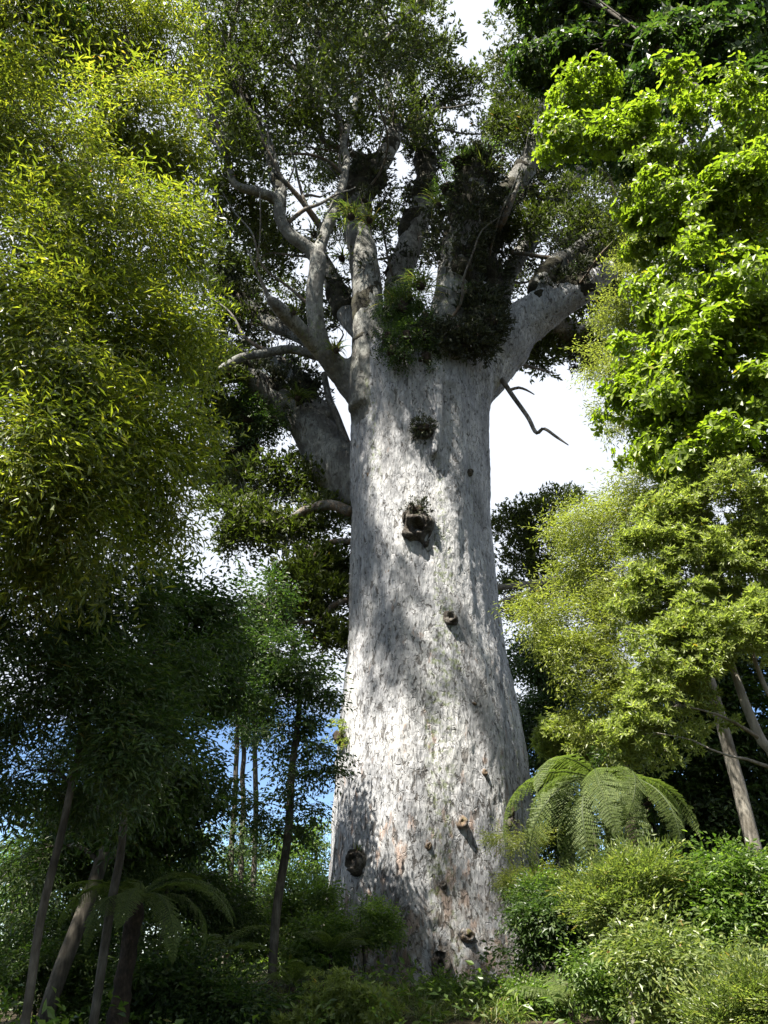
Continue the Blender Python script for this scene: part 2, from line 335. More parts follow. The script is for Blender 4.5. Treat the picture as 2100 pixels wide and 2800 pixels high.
SP = {
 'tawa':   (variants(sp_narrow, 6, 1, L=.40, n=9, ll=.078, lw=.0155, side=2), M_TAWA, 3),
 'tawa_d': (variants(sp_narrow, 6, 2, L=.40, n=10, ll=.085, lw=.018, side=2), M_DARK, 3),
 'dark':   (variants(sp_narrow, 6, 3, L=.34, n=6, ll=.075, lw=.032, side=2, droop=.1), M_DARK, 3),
 'kauri':  (variants(sp_tuft, 8, 4, n=12, ll=.082, lw=.026), M_KAURI, 1),
 'broad':  (variants(sp_whorl, 6, 5, L=.36, n=3, per=5, ll=.11, lw=.056, side=2), M_BROAD, 1),
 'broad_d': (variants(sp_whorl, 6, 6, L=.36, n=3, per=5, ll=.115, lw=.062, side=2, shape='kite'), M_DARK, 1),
 'fine':   (variants(sp_narrow, 6, 7, L=.34, n=10, ll=.062, lw=.0125, side=2, droop=.05), M_FINE, 2),
 'oblong': (variants(sp_whorl, 6, 8, L=.30, n=4, per=6, ll=.10, lw=.030, shape='kite', open_=.62, side=2), M_OBLONG, 1),
 'feather': (variants(sp_feather, 6, 9), M_FEATHER, 1),
 'shrub':  (variants(sp_narrow, 6, 10, L=.30, n=6, ll=.064, lw=.026, side=2, droop=.05), M_SHRUB, 2),
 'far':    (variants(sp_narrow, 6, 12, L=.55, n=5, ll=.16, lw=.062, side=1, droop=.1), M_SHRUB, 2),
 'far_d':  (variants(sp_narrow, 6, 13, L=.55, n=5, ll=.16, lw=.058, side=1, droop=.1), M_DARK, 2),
 'yshrub': (variants(sp_narrow, 6, 15, L=.30, n=6, ll=.058, lw=.019, side=2, droop=.0), M_FEATHER, 2),
 'moss':   (variants(sp_tuft, 6, 14, n=9, rad=.14, ll=.12, lw=.034), M_MOSS, 1),
}
def scatter(tmpl, pos, d, up, sc, g):
    """instantiate spray templates: returns V,F,rnd and leaf size bookkeeping"""
    x = nrm(d); y = nrm(np.cross(up, x)); z = np.cross(x, y)
    Rm = np.stack([x, y, z], -1)                                   # columns are the axes
    pick = g.integers(0, len(tmpl), len(pos)); VV, FF, RR, o = [], [], [], 0
    for k, (tv, tf, tr) in enumerate(tmpl):
        m = np.where(pick == k)[0]
        if not len(m): continue
        v = np.einsum('nij,vj->nvi', Rm[m], tv)*sc[m, None, None]+pos[m, None]
        f = tf[None]+(np.arange(len(m))*len(tv))[:, None, None]+o
        r = np.clip(tr[None]*.75+g.uniform(0, .25, (len(m), 1)), 0, 1)
        VV.append(v.reshape(-1, 3)); FF.append(f.reshape(-1, 4)); RR.append(r.ravel()); o += len(m)*len(tv)
    return np.vstack(VV), np.vstack(FF), np.concatenate(RR)

# ------------------------------------------------------------------ trees
NTRI = [0]; LOG = []
import time; T0 = time.time()
def B(px, py, Y, rpx, n, flat=.75, deep=1.0, k=12):
    c = P(px, py, Y); r = rpx*mpp(c)
    return dict(c=c, r=np.array((r, r*deep, r*flat)), n=n, k=k)
def foliage(root, blobs, pool, sp, bark, seed, droop=.15, sc=1.0, limb_r=.05, spread=.7, loose=True, twig_r=.009, pick_leaves=0, up_jit=.35, crown_name='crown', rs=1.0, dens=1.0, trange=(.30, 1.0)):
    """limbs to every blob from the nearest skeleton point, branchlets through the blob, sprays of leaves along the branchlets"""
    g = np.random.default_rng(seed); tm, mat, _ = SP[sp]; pool = [tuple(p) for p in pool]
    SPp, SPd, twP, twR = [], [], [], []
    for b in blobs:
        c = b['c']; pl = np.array(pool); dv = c-pl[:, :3]
        cost = np.linalg.norm(dv, axis=1)+1.2*np.maximum(0, pl[:, 2]-c[2]+.1)
        i = int(np.argmin(cost)); s = pl[i]; L = np.linalg.norm(c-s[:3])
        r0 = min(s[3]*.75, limb_r*(.5+.25*L)); mid = (s[:3]+c)/2+np.array((0, 0, .12*L))+g.normal(0, .06*L, 3)
        pts = [(*s[:3], r0), (*(s[:3]*.4+mid*.6), r0*.85), (*((mid+c)/2+g.normal(0, .04*L, 3)), r0*.6), (*c, r0*.42)]
        V, F, cc = tube1(pts, 5, max(.14, L/12), .05*L, seed)
        mesh_np('branch', V, F, bark, root, True, loc=s[:3]); NTRI[0] += len(F)*2
        pool += [tuple(q) for q in cc[len(cc)//3:]]
        n = max(2, int(b['n']*dens)); u = nrm(g.normal(0, 1, (n, 3))); rad = g.uniform(.25, 1.0, n)**.45*np.where(g.uniform(0, 1, n) < .12, g.uniform(1.15, 1.55, n), 1.0)
        tgt = c+u*rad[:, None]*b['r']*rs*(1 if rs == 1 else g.uniform(.7, 1.25))
        st = cc[np.clip((len(cc)*g.uniform(.35, 1.0, n)).astype(int), 0, len(cc)-1)]
        Lb = np.linalg.norm(tgt-st[:, :3], axis=1)[:, None]
        m1 = st[:, :3]*.5+tgt*.5+g.normal(0, 1, (n, 3))*.10*Lb+np.array((0, 0, 1))*.10*Lb
        tt = np.linspace(0, 1, 6)[None, :, None]
        q = (1-tt)**2*st[:, None, :3]+2*tt*(1-tt)*m1[:, None]+tt**2*tgt[:, None]
        tr = np.maximum(twig_r*.5, np.minimum(st[:, 3:4]*.6, twig_r*(1+.9*Lb)))*np.linspace(1, .35, 6)[None]
        twP.append(q); twR.append(tr)
        k = b['k']; t = g.uniform(*trange, (n, k))**.8; t[:, 0] = 1.0
        fi = np.minimum((t*5).astype(int), 4); fr = (t*5-fi)[..., None]; ii = np.arange(n)[:, None]
        p = q[ii, fi]*(1-fr)+q[ii, fi+1]*fr; tg = nrm(q[ii, fi+1]-q[ii, fi])
        d = nrm(tg*.55+spread*g.normal(0, 1, (n, k, 3))*np.array((1, 1, .55))+np.array((0, 0, -droop))+.25*u[:, None])
        SPp.append(p.reshape(-1, 3)); SPd.append(d.reshape(-1, 3))
    Tp = np.concatenate(twP); Tr = np.concatenate(twR); V, F = tubes(Tp[:, [0, 2, 4, 5]], Tr[:, [0, 2, 4, 5]], 3)
    tw = mesh_np('twigs', V, F, bark, root, True, loc=root.location); tag(tw, kind='stuff'); NTRI[0] += len(F)*2
    p = np.vstack(SPp); d = np.vstack(SPd); n = len(p)
    up = np.array((0, 0, 1.))+up_jit*g.normal(0, 1, (n, 3)); s = sc*g.uniform(.7, 1.25, n)
    V, F, r = scatter(tm, p, d, up, s, g)
    keep = np.ones(len(F), bool); cr = None; lv = []
    if pick_leaves:                                # the largest-showing leaves become parts of their own
        vc = V[F[:, 0]]; x, y, z = project(vc); two = len(tm[0][1]) and (tm[0][1][0, 0] == tm[0][1][1, 0])
        step = 2 if two else 1
        c0 = np.arange(0, len(F), step); ok = (z[c0] > .5) & (x[c0] > 10) & (x[c0] < 2090) & (y[c0] > 10) & (y[c0] < 2790)
        cand = c0[ok]; cand = cand[np.argsort(z[cand])][:pick_leaves]
        for f in cand:
            idx = F[f:f+step]; vs_ = np.unique(idx); mpd = {int(a): i for i, a in enumerate(vs_)}
            lv.append((V[vs_], np.array([[mpd[int(a)] for a in row] for row in idx]), r[vs_])); keep[f:f+step] = False
    F2 = F[keep]
    cr = mesh_np(crown_name, V, F2, mat, root, False, r, loc=root.location); tag(cr, kind='stuff'); NTRI[0] += len(F2)*2
    for a, f, q in lv: mesh_np('leaf', a, f, mat, cr, False, q, loc=a[0])
    return cr
def tree(name, label, cat, trunk, blobs, sp, bark, seed, group=None, sides=9, extra=(), **kw):
    """trunk: list of (x,y,z,r)"""
    root = empty(name, trunk[0][:3], label, cat, group); pool = []
    for k, tr in enumerate([trunk]+list(extra)):
        V, F, c = tube1(tr, sides, .2, .05, seed+k); mesh_np('trunk' if len(trunk[0]) and tr[0][3] > .05 else 'stem', V, F, bark, root, True, loc=tr[0][:3]); NTRI[0] += len(F)*2
        pool += [tuple(q) for q in c[len(c)//4:]]
    n0 = NTRI[0]; foliage(root, blobs, pool, sp, bark, seed, **kw); LOG.append((label[:30], NTRI[0]-n0, round(time.time()-T0, 1)))
    return root
def T(*pts):
    """trunk from (px,py,Y,width_px) points"""
    out = []
    for px, py, Y, wpx in pts:
        p = P(px, py, Y); out.append((*p, wpx/2*mpp(p)))
    return out
def down(tr, z=None):
    """extend a traced trunk down to the ground"""
    a, b = np.array(tr[0]), np.array(tr[1]); gz = ground_z(a[0], a[1])-.15
    if a[2] > gz+.1: tr = [(a[0]+(a[0]-b[0])*.3, a[1], gz, a[3]*1.25)]+tr
    return tr

# ------------------------------------------------------------------ ground
def ground_z(x, y):
    d = math.hypot(x-.4, y-19)
    h = .70*max(0, min(1, (y-2)/14)) if y < 19 else .70-.10*(y-19)*min(1, (y-19)/20)
    if y > 60: h = .70-.10*41-(y-60)*.01
    return h+.35*math.exp(-(d/4.2)**2)+.10*math.sin(x*.9+.4)*math.sin(y*.7)+.25*math.sin(x*.13)*math.sin(y*.11+1)
def build_ground():
    c = np.concatenate([-np.geomspace(900, 12, 26), np.arange(-11, 11.5, .5), np.geomspace(12, 900, 26)])
    yy = np.concatenate([-np.geomspace(200, 4, 14), np.arange(-3, 40, .5), np.geomspace(41, 1500, 30)])
    V = np.array([(x, y, ground_z(x, y)) for y in yy for x in c]); n, m = len(c), len(yy)
    i = np.arange(m-1)[:, None]*n+np.arange(n-1)[None]; F = np.stack([i, i+1, i+n+1, i+n], -1).reshape(-1, 4)
    m_ = bark_mat('leaf_litter', (.012, .010, .006), (.03, .024, .014), (.07, .05, .03), 5, 1.0, .9)
    tag(mesh_np('ground', V, F, m_, None, True), kind='structure')
build_ground()

# ------------------------------------------------------------------ the giant kauri
TY = 19.0
prof = [(2790, 815, 1585), (2700, 838, 1552), (2600, 862, 1515), (2500, 876, 1484), (2400, 884, 1468), (2300, 892, 1459), (2150, 903, 1446), (2000, 919, 1424), (1900, 932, 1407), (1800, 945, 1385),
        (1650, 951, 1360), (1500, 952, 1346), (1400, 954, 1338), (1300, 957, 1332), (1200, 957, 1331), (1120, 952, 1334), (1075, 946, 1342), (1040, 950, 1350)]
def build_kauri():
    root = empty('giant_tree', P(1190, 2740, TY), 'giant grey kauri with massive pale bark trunk and spreading broken crown', 'tree')
    Z, CX, RD = [], [], []
    for y, l, r in prof:
        a, b = P(l, y, TY), P(r, y, TY); Z.append(a[2]); CX.append((a[0]+b[0])/2); RD.append((b[0]-a[0])/2*.985)
    Z[0] -= .6
    zs = np.arange(Z[0], Z[-1], .12); S = 96; rows = []
    cx = np.interp(zs, Z, CX); rd = np.interp(zs, Z, RD); an = np.arange(S)*2*math.pi/S
    for k in range(2): cx = np.convolve(np.pad(cx, 4, 'edge'), np.ones(9)/9, 'valid'); rd = np.convolve(np.pad(rd, 4, 'edge'), np.ones(9)/9, 'valid')
    for z, x, r in zip(zs, cx, rd):
        lowf = max(0, 1-(z-zs[0])/4.0)
        rr = r*(1+.022*np.sin(an*3+.6+z*.05)+.016*np.sin(an*7+1.3+z*.12)+.05*lowf*np.sin(an*5+.9)+.022*np.sin(an*13+.2*z)*(0.4+lowf))
        rows.append(np.stack([x+rr*np.cos(an), TY+rr*np.sin(an), np.full(S, z)], 1))
    top = rows[-1]; c = top.mean(0)
    for f, h in ((.86, .22), (.6, .40), (.3, .48), (.001, .5)): rows.append((top-c)*f+c+np.array((0, 0, h)))
    b0 = rows[0].mean(0); rows.insert(0, (rows[0]-b0)*.001+b0)
    V = np.vstack(rows); n = len(rows)
    i = np.arange(n-1)[:, None]*S; s = np.arange(S)[None]; F = np.stack([i+s, i+(s+1) % S, i+S+(s+1) % S, i+S+s], -1).reshape(-1, 4)
    # thick limbs, traced
    thick = dict(
     shoulder=[(1000, 1090, 18.6, 95), (935, 1020, 18.2, 78), (895, 975, 17.8, 62), (872, 930, 17.5, 54), (858, 850, 17.2, 52), (857, 760, 17.0, 50), (866, 700, 17.0, 46)],
     left_arch=[(866, 710, 17.0, 42), (847, 682, 16.9, 38), (795, 643, 16.7, 36), (763, 585, 16.5, 34), (768, 530, 16.5, 36), (745, 455, 16.6, 32), (719, 380, 16.8, 28), (671, 272, 17.0, 26), (622, 160, 17.2, 26), (585, 106, 17.3, 24), (535, 94, 17.4, 24), (456, 63, 17.8, 22), (375, 8, 18.2, 22), (300, -60, 18.6, 20)],
     left_out=[(768, 540, 16.5, 28), (735, 536, 16.3, 30), (690, 520, 16.0, 28), (640, 502, 15.8, 26), (622, 435, 15.7, 24), (583, 368, 15.6, 23), (506, 272, 15.6, 22), (450, 215, 15.6, 22)],
     right_rise=[(866, 715, 17.0, 40), (880, 660, 17.1, 36), (890, 625, 17.2, 38), (912, 575, 17.4, 32), (934, 511, 17.7, 28), (945, 450, 18.0, 24), (940, 385, 18.3, 22), (968, 285, 18.7, 22), (987, 190, 19, 20), (1000, 90, 19.2, 20)],
     broken_stub=[(915, 1000, 18.2, 52), (868, 955, 17.6, 46), (820, 900, 17.0, 46), (780, 862, 16.6, 44), (748, 828, 16.2, 38), (732, 812, 16.0, 22)],
     column=[(1010, 1120, 18.2, 120), (1008, 1000, 18.0, 104), (1006, 880, 18.0, 92), (1002, 770, 18.1, 84), (992, 690, 18.3, 80), (975, 620, 18.6, 78), (985, 540, 19.0, 76), (1020, 470, 19.4, 66), (1062, 415, 19.8, 50), (1085, 340, 20.0, 34)],
     fork=[(990, 905, 18.2, 70), (950, 862, 18.6, 58), (922, 800, 19.0, 52), (880, 715, 19.4, 46), (838, 672, 19.8, 44), (775, 652, 20.2, 38), (720, 640, 20.6, 34), (660, 600, 21, 28)],
     great_left=[(1010, 1390, 20.0, 150), (930, 1290, 20.3, 150), (880, 1215, 20.5, 130), (810, 1130, 20.6, 92), (735, 1075, 20.4, 72), (660, 1022, 20.0, 62), (590, 995, 19.6, 52), (500, 960, 19.2, 40), (420, 900, 19.0, 34)],
     left_second=[(900, 1160, 20.6, 80), (858, 1105, 20.8, 52), (830, 1060, 21.0, 44), (785, 1015, 21.3, 42), (738, 988, 21.6, 40), (680, 978, 22, 34), (600, 970, 22.4, 28)],
     hanging=[(770, 1090, 20.5, 50), (720, 1130, 20.9, 46), (685, 1190, 21.2, 42), (650, 1260, 21.5, 36), (618, 1345, 21.8, 30)],
     left_level=[(930, 1010, 19.2, 44), (885, 978, 19.2, 34), (815, 959, 19.0, 30), (742, 958, 18.8, 28), (660, 978, 18.4, 26), (600, 1010, 18.2, 22)],
     left_rise=[(920, 1000, 19.6, 46), (870, 962, 19.8, 42), (828, 925, 20.0, 38), (770, 900, 20.2, 40), (703, 862, 20.4, 38), (655, 815, 20.6, 34), (596, 786, 20.8, 30), (520, 740, 21, 26)],
     great_right=[(1250, 1060, 19.0, 200), (1350, 975, 18.8, 165), (1420, 895, 18.6, 130), (1490, 845, 18.4, 112), (1560, 808, 18.2, 88), (1625, 768, 18.0, 72), (1672, 735, 17.9, 56)],
     right_upper=[(1480, 840, 18.4, 70), (1484, 790, 18.2, 68), (1490, 755, 18.2, 56), (1525, 722, 18.3, 56), (1575, 685, 18.5, 44), (1630, 640, 18.8, 30)],
     right_drop=[(1480, 860, 18.9, 80), (1530, 888, 19.6, 66), (1572, 915, 20.2, 62), (1597, 955, 20.6, 52), (1620, 1008, 20.9, 30)],
     right_fork=[(1565, 915, 20.1, 50), (1600, 892, 20.4, 38), (1640, 880, 20.7, 34), (1664, 830, 21.0, 26), (1680, 770, 21.2, 24)],
     dark_upright=[(1290, 1050, 19.6, 130), (1315, 930, 19.8, 96), (1328, 820, 20.0, 80), (1324, 700, 20.0, 70), (1330, 630, 20.0, 64), (1366, 568, 20.0, 66), (1430, 475, 19.9, 60), (1468, 392, 19.8, 52), (1482, 300, 19.8, 36), (1480, 177, 19.8, 24), (1470, 80, 20, 22)],
     pale_upright=[(1350, 880, 20.6, 70), (1380, 790, 21.0, 46), (1405, 728, 21.3, 42), (1445, 660, 21.7, 46), (1493, 572, 22.1, 54), (1544, 519, 22.4, 54), (1588, 462, 22.6, 50), (1625, 436, 22.8, 40), (1708, 411, 23.2, 34), (1780, 370, 23.6, 26)],
     centre_upright=[(1080, 1000, 20.0, 110), (1085, 860, 20.4, 84), (1092, 760, 20.8, 76), (1132, 633, 21.2, 66), (1158, 538, 21.5, 54), (1170, 445, 21.8, 44), (1145, 370, 22.0, 34), (1130, 260, 22.2, 26), (1120, 120, 22.4, 22)],
     mossy_stump=[(1195, 1090, 17.9, 170), (1222, 900, 18.1, 110), (1240, 760, 18.2, 88), (1260, 640, 18.3, 88), (1285, 550, 18.4, 84), (1305, 470, 18.5, 70), (1312, 440, 18.5, 40)],
     root_rib=[(1190, 1240, 17.05, 18), (1202, 1120, 17.08, 24), (1200, 1010, 17.12, 26), (1212, 900, 17.6, 30), (1222, 800, 17.9, 32)],
     right_butt=[(1270, 1090, 18.6, 150), (1288, 960, 18.3, 130), (1300, 880, 18.4, 105), (1310, 800, 18.8, 80)],
    )
    meshes = [(V, F)]; skel = [np.stack([cx[::3], np.full(len(cx[::3]), TY), zs[::3], rd[::3], np.zeros(len(cx[::3]))], 1)]
    names = ['trunk']; limbs = {}; thick_n = list(thick)
    for k, (nm, pts) in enumerate(thick.items()):
        t4 = T(*pts); a, f, c = tube1(t4, 14, .22, .10, k+1); limbs[nm] = c
        if c[:, 3].min() < .1: c[:, 3] = np.maximum(c[:, 3], .1); a, f, c = tube1([tuple(q) for q in c], 14, .22)
        meshes.append((a, f)); skel.append(np.hstack([c, np.full((len(c), 1), k+1)])); names.append('limb')
    V, F = join(meshes)
    me = bpy.data.meshes.new('tmp'); me.from_pydata(V.tolist(), [], F.tolist()); ob = bpy.data.objects.new('tmp', me); COL.objects.link(ob)
    m = ob.modifiers.new('r', 'REMESH'); m.mode = 'VOXEL'; m.voxel_size = .07
    m2 = ob.modifiers.new('s', 'SMOOTH'); m2.iterations = 7; m2.factor = .5
    dg = bpy.context.evaluated_depsgraph_get(); ev = ob.evaluated_get(dg); em = ev.to_mesh()
    nv = len(em.vertices); V = np.zeros(nv*3, np.float32); em.vertices.foreach_get('co', V); V = V.reshape(-1, 3).astype(float)
    Nn = np.zeros(nv*3, np.float32); em.vertex_normals.foreach_get('vector', Nn); Nn = Nn.reshape(-1, 3)
    nf = len(em.polygons); lt = np.zeros(nf, np.int32); em.polygons.foreach_get('loop_total', lt)
    li = np.zeros(len(em.loops), np.int32); em.loops.foreach_get('vertex_index', li)
    if (lt == 4).all(): F = li.reshape(-1, 4)
    else: F = np.array([list(p.vertices)[:4] if len(p.vertices) == 4 else list(p.vertices)+[p.vertices[-1]] for p in em.polygons])
    ev.to_mesh_clear(); bpy.data.objects.remove(ob); bpy.data.meshes.remove(me)
    # bark relief: broad flutes, loose plates, pits
    q = V*np.array((1, 1, .45)); d1, d2, idv = voro(V*np.array((3.6, 3.6, 1.7))+.25*np.stack([fbm(V*2, 2, 31), fbm(V*2, 2, 41), fbm(V*2, 2, 51)], 1), 3)
    h = .05*fbm(q*.8, 3, 1)+.045*fbm(V*np.array((2.0, 2.0, .3))+.3*vnoise(V*.7, 61)[:, None], 2, 9)+.026*fbm(V*np.array((4.6, 4.6, .8)), 3, 19)+.010*(idv-.5)-.010*np.clip(1-(d2-d1)/.14, 0, 1)
    e1, e2, ide = voro(V*np.array((8.5, 8.5, 4.2)), 17)
    h += .012*(ide-.5)-.010*np.clip(1-(e2-e1)/.2, 0, 1)+.010*vnoise(V*np.array((14, 14, 6)), 77)
    sk = np.vstack(skel)
    near = np.zeros(nv, int); s2 = (sk[:, :3]**2).sum(1)
    for a in range(0, nv, 20000):
        x = V[a:a+20000]; near[a:a+20000] = (np.sqrt(np.maximum(0, (x**2).sum(1)[:, None]+s2[None]-2*x@sk[:, :3].T))-sk[None, :, 3]).argmin(1)
    lab = sk[near[F[:, 0]], 4].astype(int); thin = np.clip(sk[near, 3]/.9, .25, 1)
    V = V+Nn*(h*thin)[:, None]
    for k in range(1, len(names)):                 # a limb keeps one piece; stray crumbs go to their neighbour
        fi = np.where(lab == k)[0]; f = F[fi]; par = {}
        def find(x):
            while par[x] != x: par[x] = par[par[x]]; x = par[x]
            return x
        for row in f.tolist():
            for v in row: par.setdefault(v, v)
            r0 = find(row[0])
            for v in row[1:]: par[find(v)] = r0
        comp = np.array([find(x) for x in f[:, 0].tolist()]); u, cnt = np.unique(comp, return_counts=True)
        for cc_ in u[cnt < cnt.max()]:
            sel = fi[comp == cc_]; vv = np.isin(F, np.unique(F[sel])).any(1) & (lab != k); nb = lab[vv]
            lab[sel] = np.bincount(nb).argmax() if len(nb) else 0
    trunk = None
    for k in range(len(names)):
        f = F[lab == k]
        if not len(f): continue
        u, inv = np.unique(f, return_inverse=True)
        o = mesh_np(names[k], V[u], inv.reshape(-1, 4), KBARK if k == 0 or thick_n[k-1] in ('great_right', 'root_rib', 'right_butt') else KLIMB, root, True, loc=root.location); NTRI[0] += len(f)*2
        if k == 0: trunk = o
    KS = (zs, cx, rd)
    # burls and knots on the bole
    def surf(px, py):
        d = RIGHT*(px-1050)/FPX+UP*(1400-py)/FPX+FWD
        tt = np.linspace(8, 32, 1600); pts = CAM+tt[:, None]*d; r = np.interp(pts[:, 2], zs, rd); x = np.interp(pts[:, 2], zs, cx)
        ins = np.hypot(pts[:, 0]-x, pts[:, 1]-TY) < r*1.005; i = int(np.argmax(ins)); p = pts[i]
        nn = np.array((p[0]-x[i], p[1]-TY, 0.)); return p, nrm(nn)
    def knot(px, py, wpx, hpx, proud, seed, mat, hollow=False, nm='burl'):
        p, nn = surf(px, py); g = np.random.default_rng(seed); a, b = wpx/2*mpp(p), hpx/2*mpp(p)*1.1
        S_, K_ = 22, 12; th = np.arange(S_)*2*math.pi/S_; sd = nrm(np.cross(np.array((0, 0, 1.)), nn)); rows = []
        for i in range(K_+1):
            f = i/K_; rr = f if not hollow else min(1, .35+.65*f)
            hgt = proud*.75*(math.cos(f*math.pi/2)**.7*(1-.75*math.exp(-(f/.38)**2))) if not hollow else proud*(math.sin(f*math.pi)**.7-.55*(1-f)**2)
            rows.append(p+(np.cos(th)[:, None]*sd*a+np.sin(th)[:, None]*np.array((0, 0, b)))*rr+nn*(hgt-.05*(f == 1)-.03))
        Vk = np.vstack(rows); w_ = fbm(Vk*5+seed, 4, seed); Vk = Vk+w_[:, None]*nn*.6*proud+np.stack([vnoise(Vk*(1.2/a)+k*7, k) for k in range(3)], 1)*.22*a
        i = np.arange(K_)[:, None]*S_; s_ = np.arange(S_)[None]; Fk = np.stack([i+s_, i+(s_+1) % S_, i+S_+(s_+1) % S_, i+S_+s_], -1).reshape(-1, 4)
        Fk = np.vstack([Fk[:, ::-1], np.array([[0, 5, 10, 15], [0, 15, 18, 21], [0, 1, 3, 5], [5, 7, 9, 10], [10, 11, 13, 15]])])
        return mesh_np(nm, Vk, Fk, mat, trunk, True, loc=p)
    MB_ = bark_mat('burl_wood', (.012, .010, .008), (.05, .043, .036), (.15, .14, .125), 8, 1.0, 1.0)
    for k, a in enumerate([(1142, 1440, 96, 118, .5), (1158, 1180, 62, 46, .22), (1230, 1690, 48, 40, .28), (1146, 1755, 26, 26, .12), (1124, 1868, 36, 44, .16), (1262, 2248, 30, 34, .16), (1388, 2242, 34, 40, .2),
                           (1172, 2312, 22, 24, .12), (1145, 2114, 24, 36, .08), (978, 2360, 60, 66, .30), (1002, 1300, 26, 24, .1), (1205, 2640, 52, 60, .28), (1142, 2632, 40, 34, .18), (1275, 2560, 44, 40, .2),
                           (1042, 1990, 20, 22, .08), (1212, 2420, 22, 22, .1), (1100, 1660, 16, 18, .07), (1326, 2110, 18, 20, .08), (1290, 1290, 18, 20, .08), (1060, 1560, 18, 22, .07), (1232, 1500, 16, 18, .06), (1180, 2050, 16, 20, .08), (1130, 2200, 16, 16, .07), (1300, 1920, 16, 16, .06)]):
        o = knot(*a, 40+k, MB_ if (a[2] > 45 or k % 3 == 0) else KBARK)
        if k == 0: tag(o, 'large dark hollow burl halfway up the trunk')
    # dead snags and thin limbs
    for nm, pts in [('dead_branch', [(1355, 1020, 18.6, 20), (1375, 1042, 18.5, 15), (1402, 1082, 18.4, 13), (1444, 1141, 18.2, 12), (1466, 1183, 18.1, 11), (1486, 1172, 18.0, 9), (1520, 1194, 17.9, 8), (1554, 1218, 17.8, 3)]),
                    ('dead_branch', [(1395, 1066, 18.4, 9), (1418, 1060, 18.5, 8), (1440, 1066, 18.6, 6), (1462, 1078, 18.7, 3)]),
                    ('dead_branch', [(1370, 970, 19.2, 18), (1400, 985, 19.4, 13), (1440, 999, 19.6, 11), (1480, 1010, 19.8, 7), (1518, 1021, 20.0, 3)]),
                    ('dead_branch', [(1420, 992, 19.5, 6), (1432, 984, 19.5, 5), (1442, 972, 19.6, 2)]),
                    ('dead_branch', [(1385, 1000, 19.3, 6), (1395, 1020, 19.3, 4), (1402, 1038, 19.3, 2)])]:
        a, f, c = tube1(T(*pts), 7, .12, .03, 7); mesh_np(nm, a, f, BARK_DEAD, root, True, loc=a[0])
    thin_l = []
    for pts in [[(880, 625, 17.2, 20), (833, 559, 16.8, 16), (790, 511, 16.5, 13), (760, 470, 16.3, 10), (740, 380, 16.2, 7)],
                [(838, 566, 16.8, 10), (822, 520, 16.9, 8), (810, 470, 17, 6), (790, 400, 17.2, 4)],
                [(1020, 440, 19.4, 24), (940, 411, 19.2, 18), (886, 386, 19, 17), (873, 354, 18.9, 16), (848, 272, 18.8, 15), (823, 203, 18.7, 14), (772, 152, 18.6, 12), (728, 139, 18.4, 9)],
                [(942, 420, 18.2, 18), (930, 340, 18.4, 15), (918, 285, 18.5, 14), (911, 190, 18.6, 13), (905, 60, 18.8, 11), (902, -60, 19, 9)],
                [(1085, 380, 20, 22), (1070, 280, 20.4, 18), (1050, 180, 20.8, 15), (1045, 60, 21.2, 12), (1048, -50, 21.5, 9)],
                [(1400, 692, 19.6, 13), (1440, 695, 19.2, 12), (1493, 704, 18.9, 11), (1545, 700, 18.6, 10), (1594, 690, 18.4, 9), (1651, 696, 18.2, 9), (1702, 728, 18.1, 8), (1784, 730, 18, 4)],
                [(1330, 640, 20, 36), (1365, 620, 19.4, 22), (1385, 585, 19.2, 18), (1400, 545, 19, 14), (1420, 500, 18.9, 8)],
                [(960, 1400, 18.6, 30), (904, 1380, 18.8, 30), (844, 1392, 19, 26), (784, 1422, 19.2, 20), (700, 1430, 19.5, 15), (603, 1442, 20, 10)],
                [(960, 1480, 18.8, 18), (904, 1482, 18.9, 15), (868, 1512, 19, 13), (830, 1560, 19.2, 8)],
                [(960, 1635, 18.9, 20), (910, 1657, 18.9, 17), (868, 1699, 18.9, 15), (784, 1699, 19, 11), (720, 1720, 19.3, 6)],
                [(905, 1662, 18.9, 12), (890, 1720, 19, 9), (885, 1790, 19.1, 5)],
                [(975, 1280, 19.9, 24), (945, 1200, 20.0, 20), (905, 1100, 20.0, 20), (885, 1020, 19.9, 16)],
                [(1664, 850, 21, 22), (1700, 832, 21.2, 14), (1730, 840, 21.4, 8)],
                [(740, 826, 16.2, 14), (715, 770, 16, 9), (690, 715, 15.9, 6), (680, 680, 15.9, 3)],
                [(716, 385, 16.8, 22), (690, 330, 16.4, 16), (640, 230, 16.1, 12), (600, 120, 16, 9)],
                [(1600, 455, 22.6, 20), (1660, 480, 22.6, 14), (1680, 540, 22.6, 10), (1676, 470, 22.8, 10)],
                [(820, 210, 18.7, 12), (860, 120, 18.8, 9), (880, 20, 18.9, 6)], [(987, 190, 19, 14), (1060, 100, 19, 10), (1130, 20, 19, 6)],
                [(1150, 390, 22, 18), (1190, 300, 21.8, 12), (1240, 270, 21.6, 9), (1290, 260, 21.5, 6)]]:
        a, f, c = tube1(T(*pts), 8, .15, .05, len(thin_l)); mesh_np('limb', a, f, KLIMB, root, True, loc=a[0]); thin_l.append(c); NTRI[0] += len(f)*2
    pool = np.vstack([c for c in limbs.values()]+thin_l)
    pool = pool[pool[:, 3] < .55]
    bl = []
    def cl(px, py, Y, r, n=26, flat=.65): bl.append(B(px, py, Y, r, n, flat, 1.0, 9))
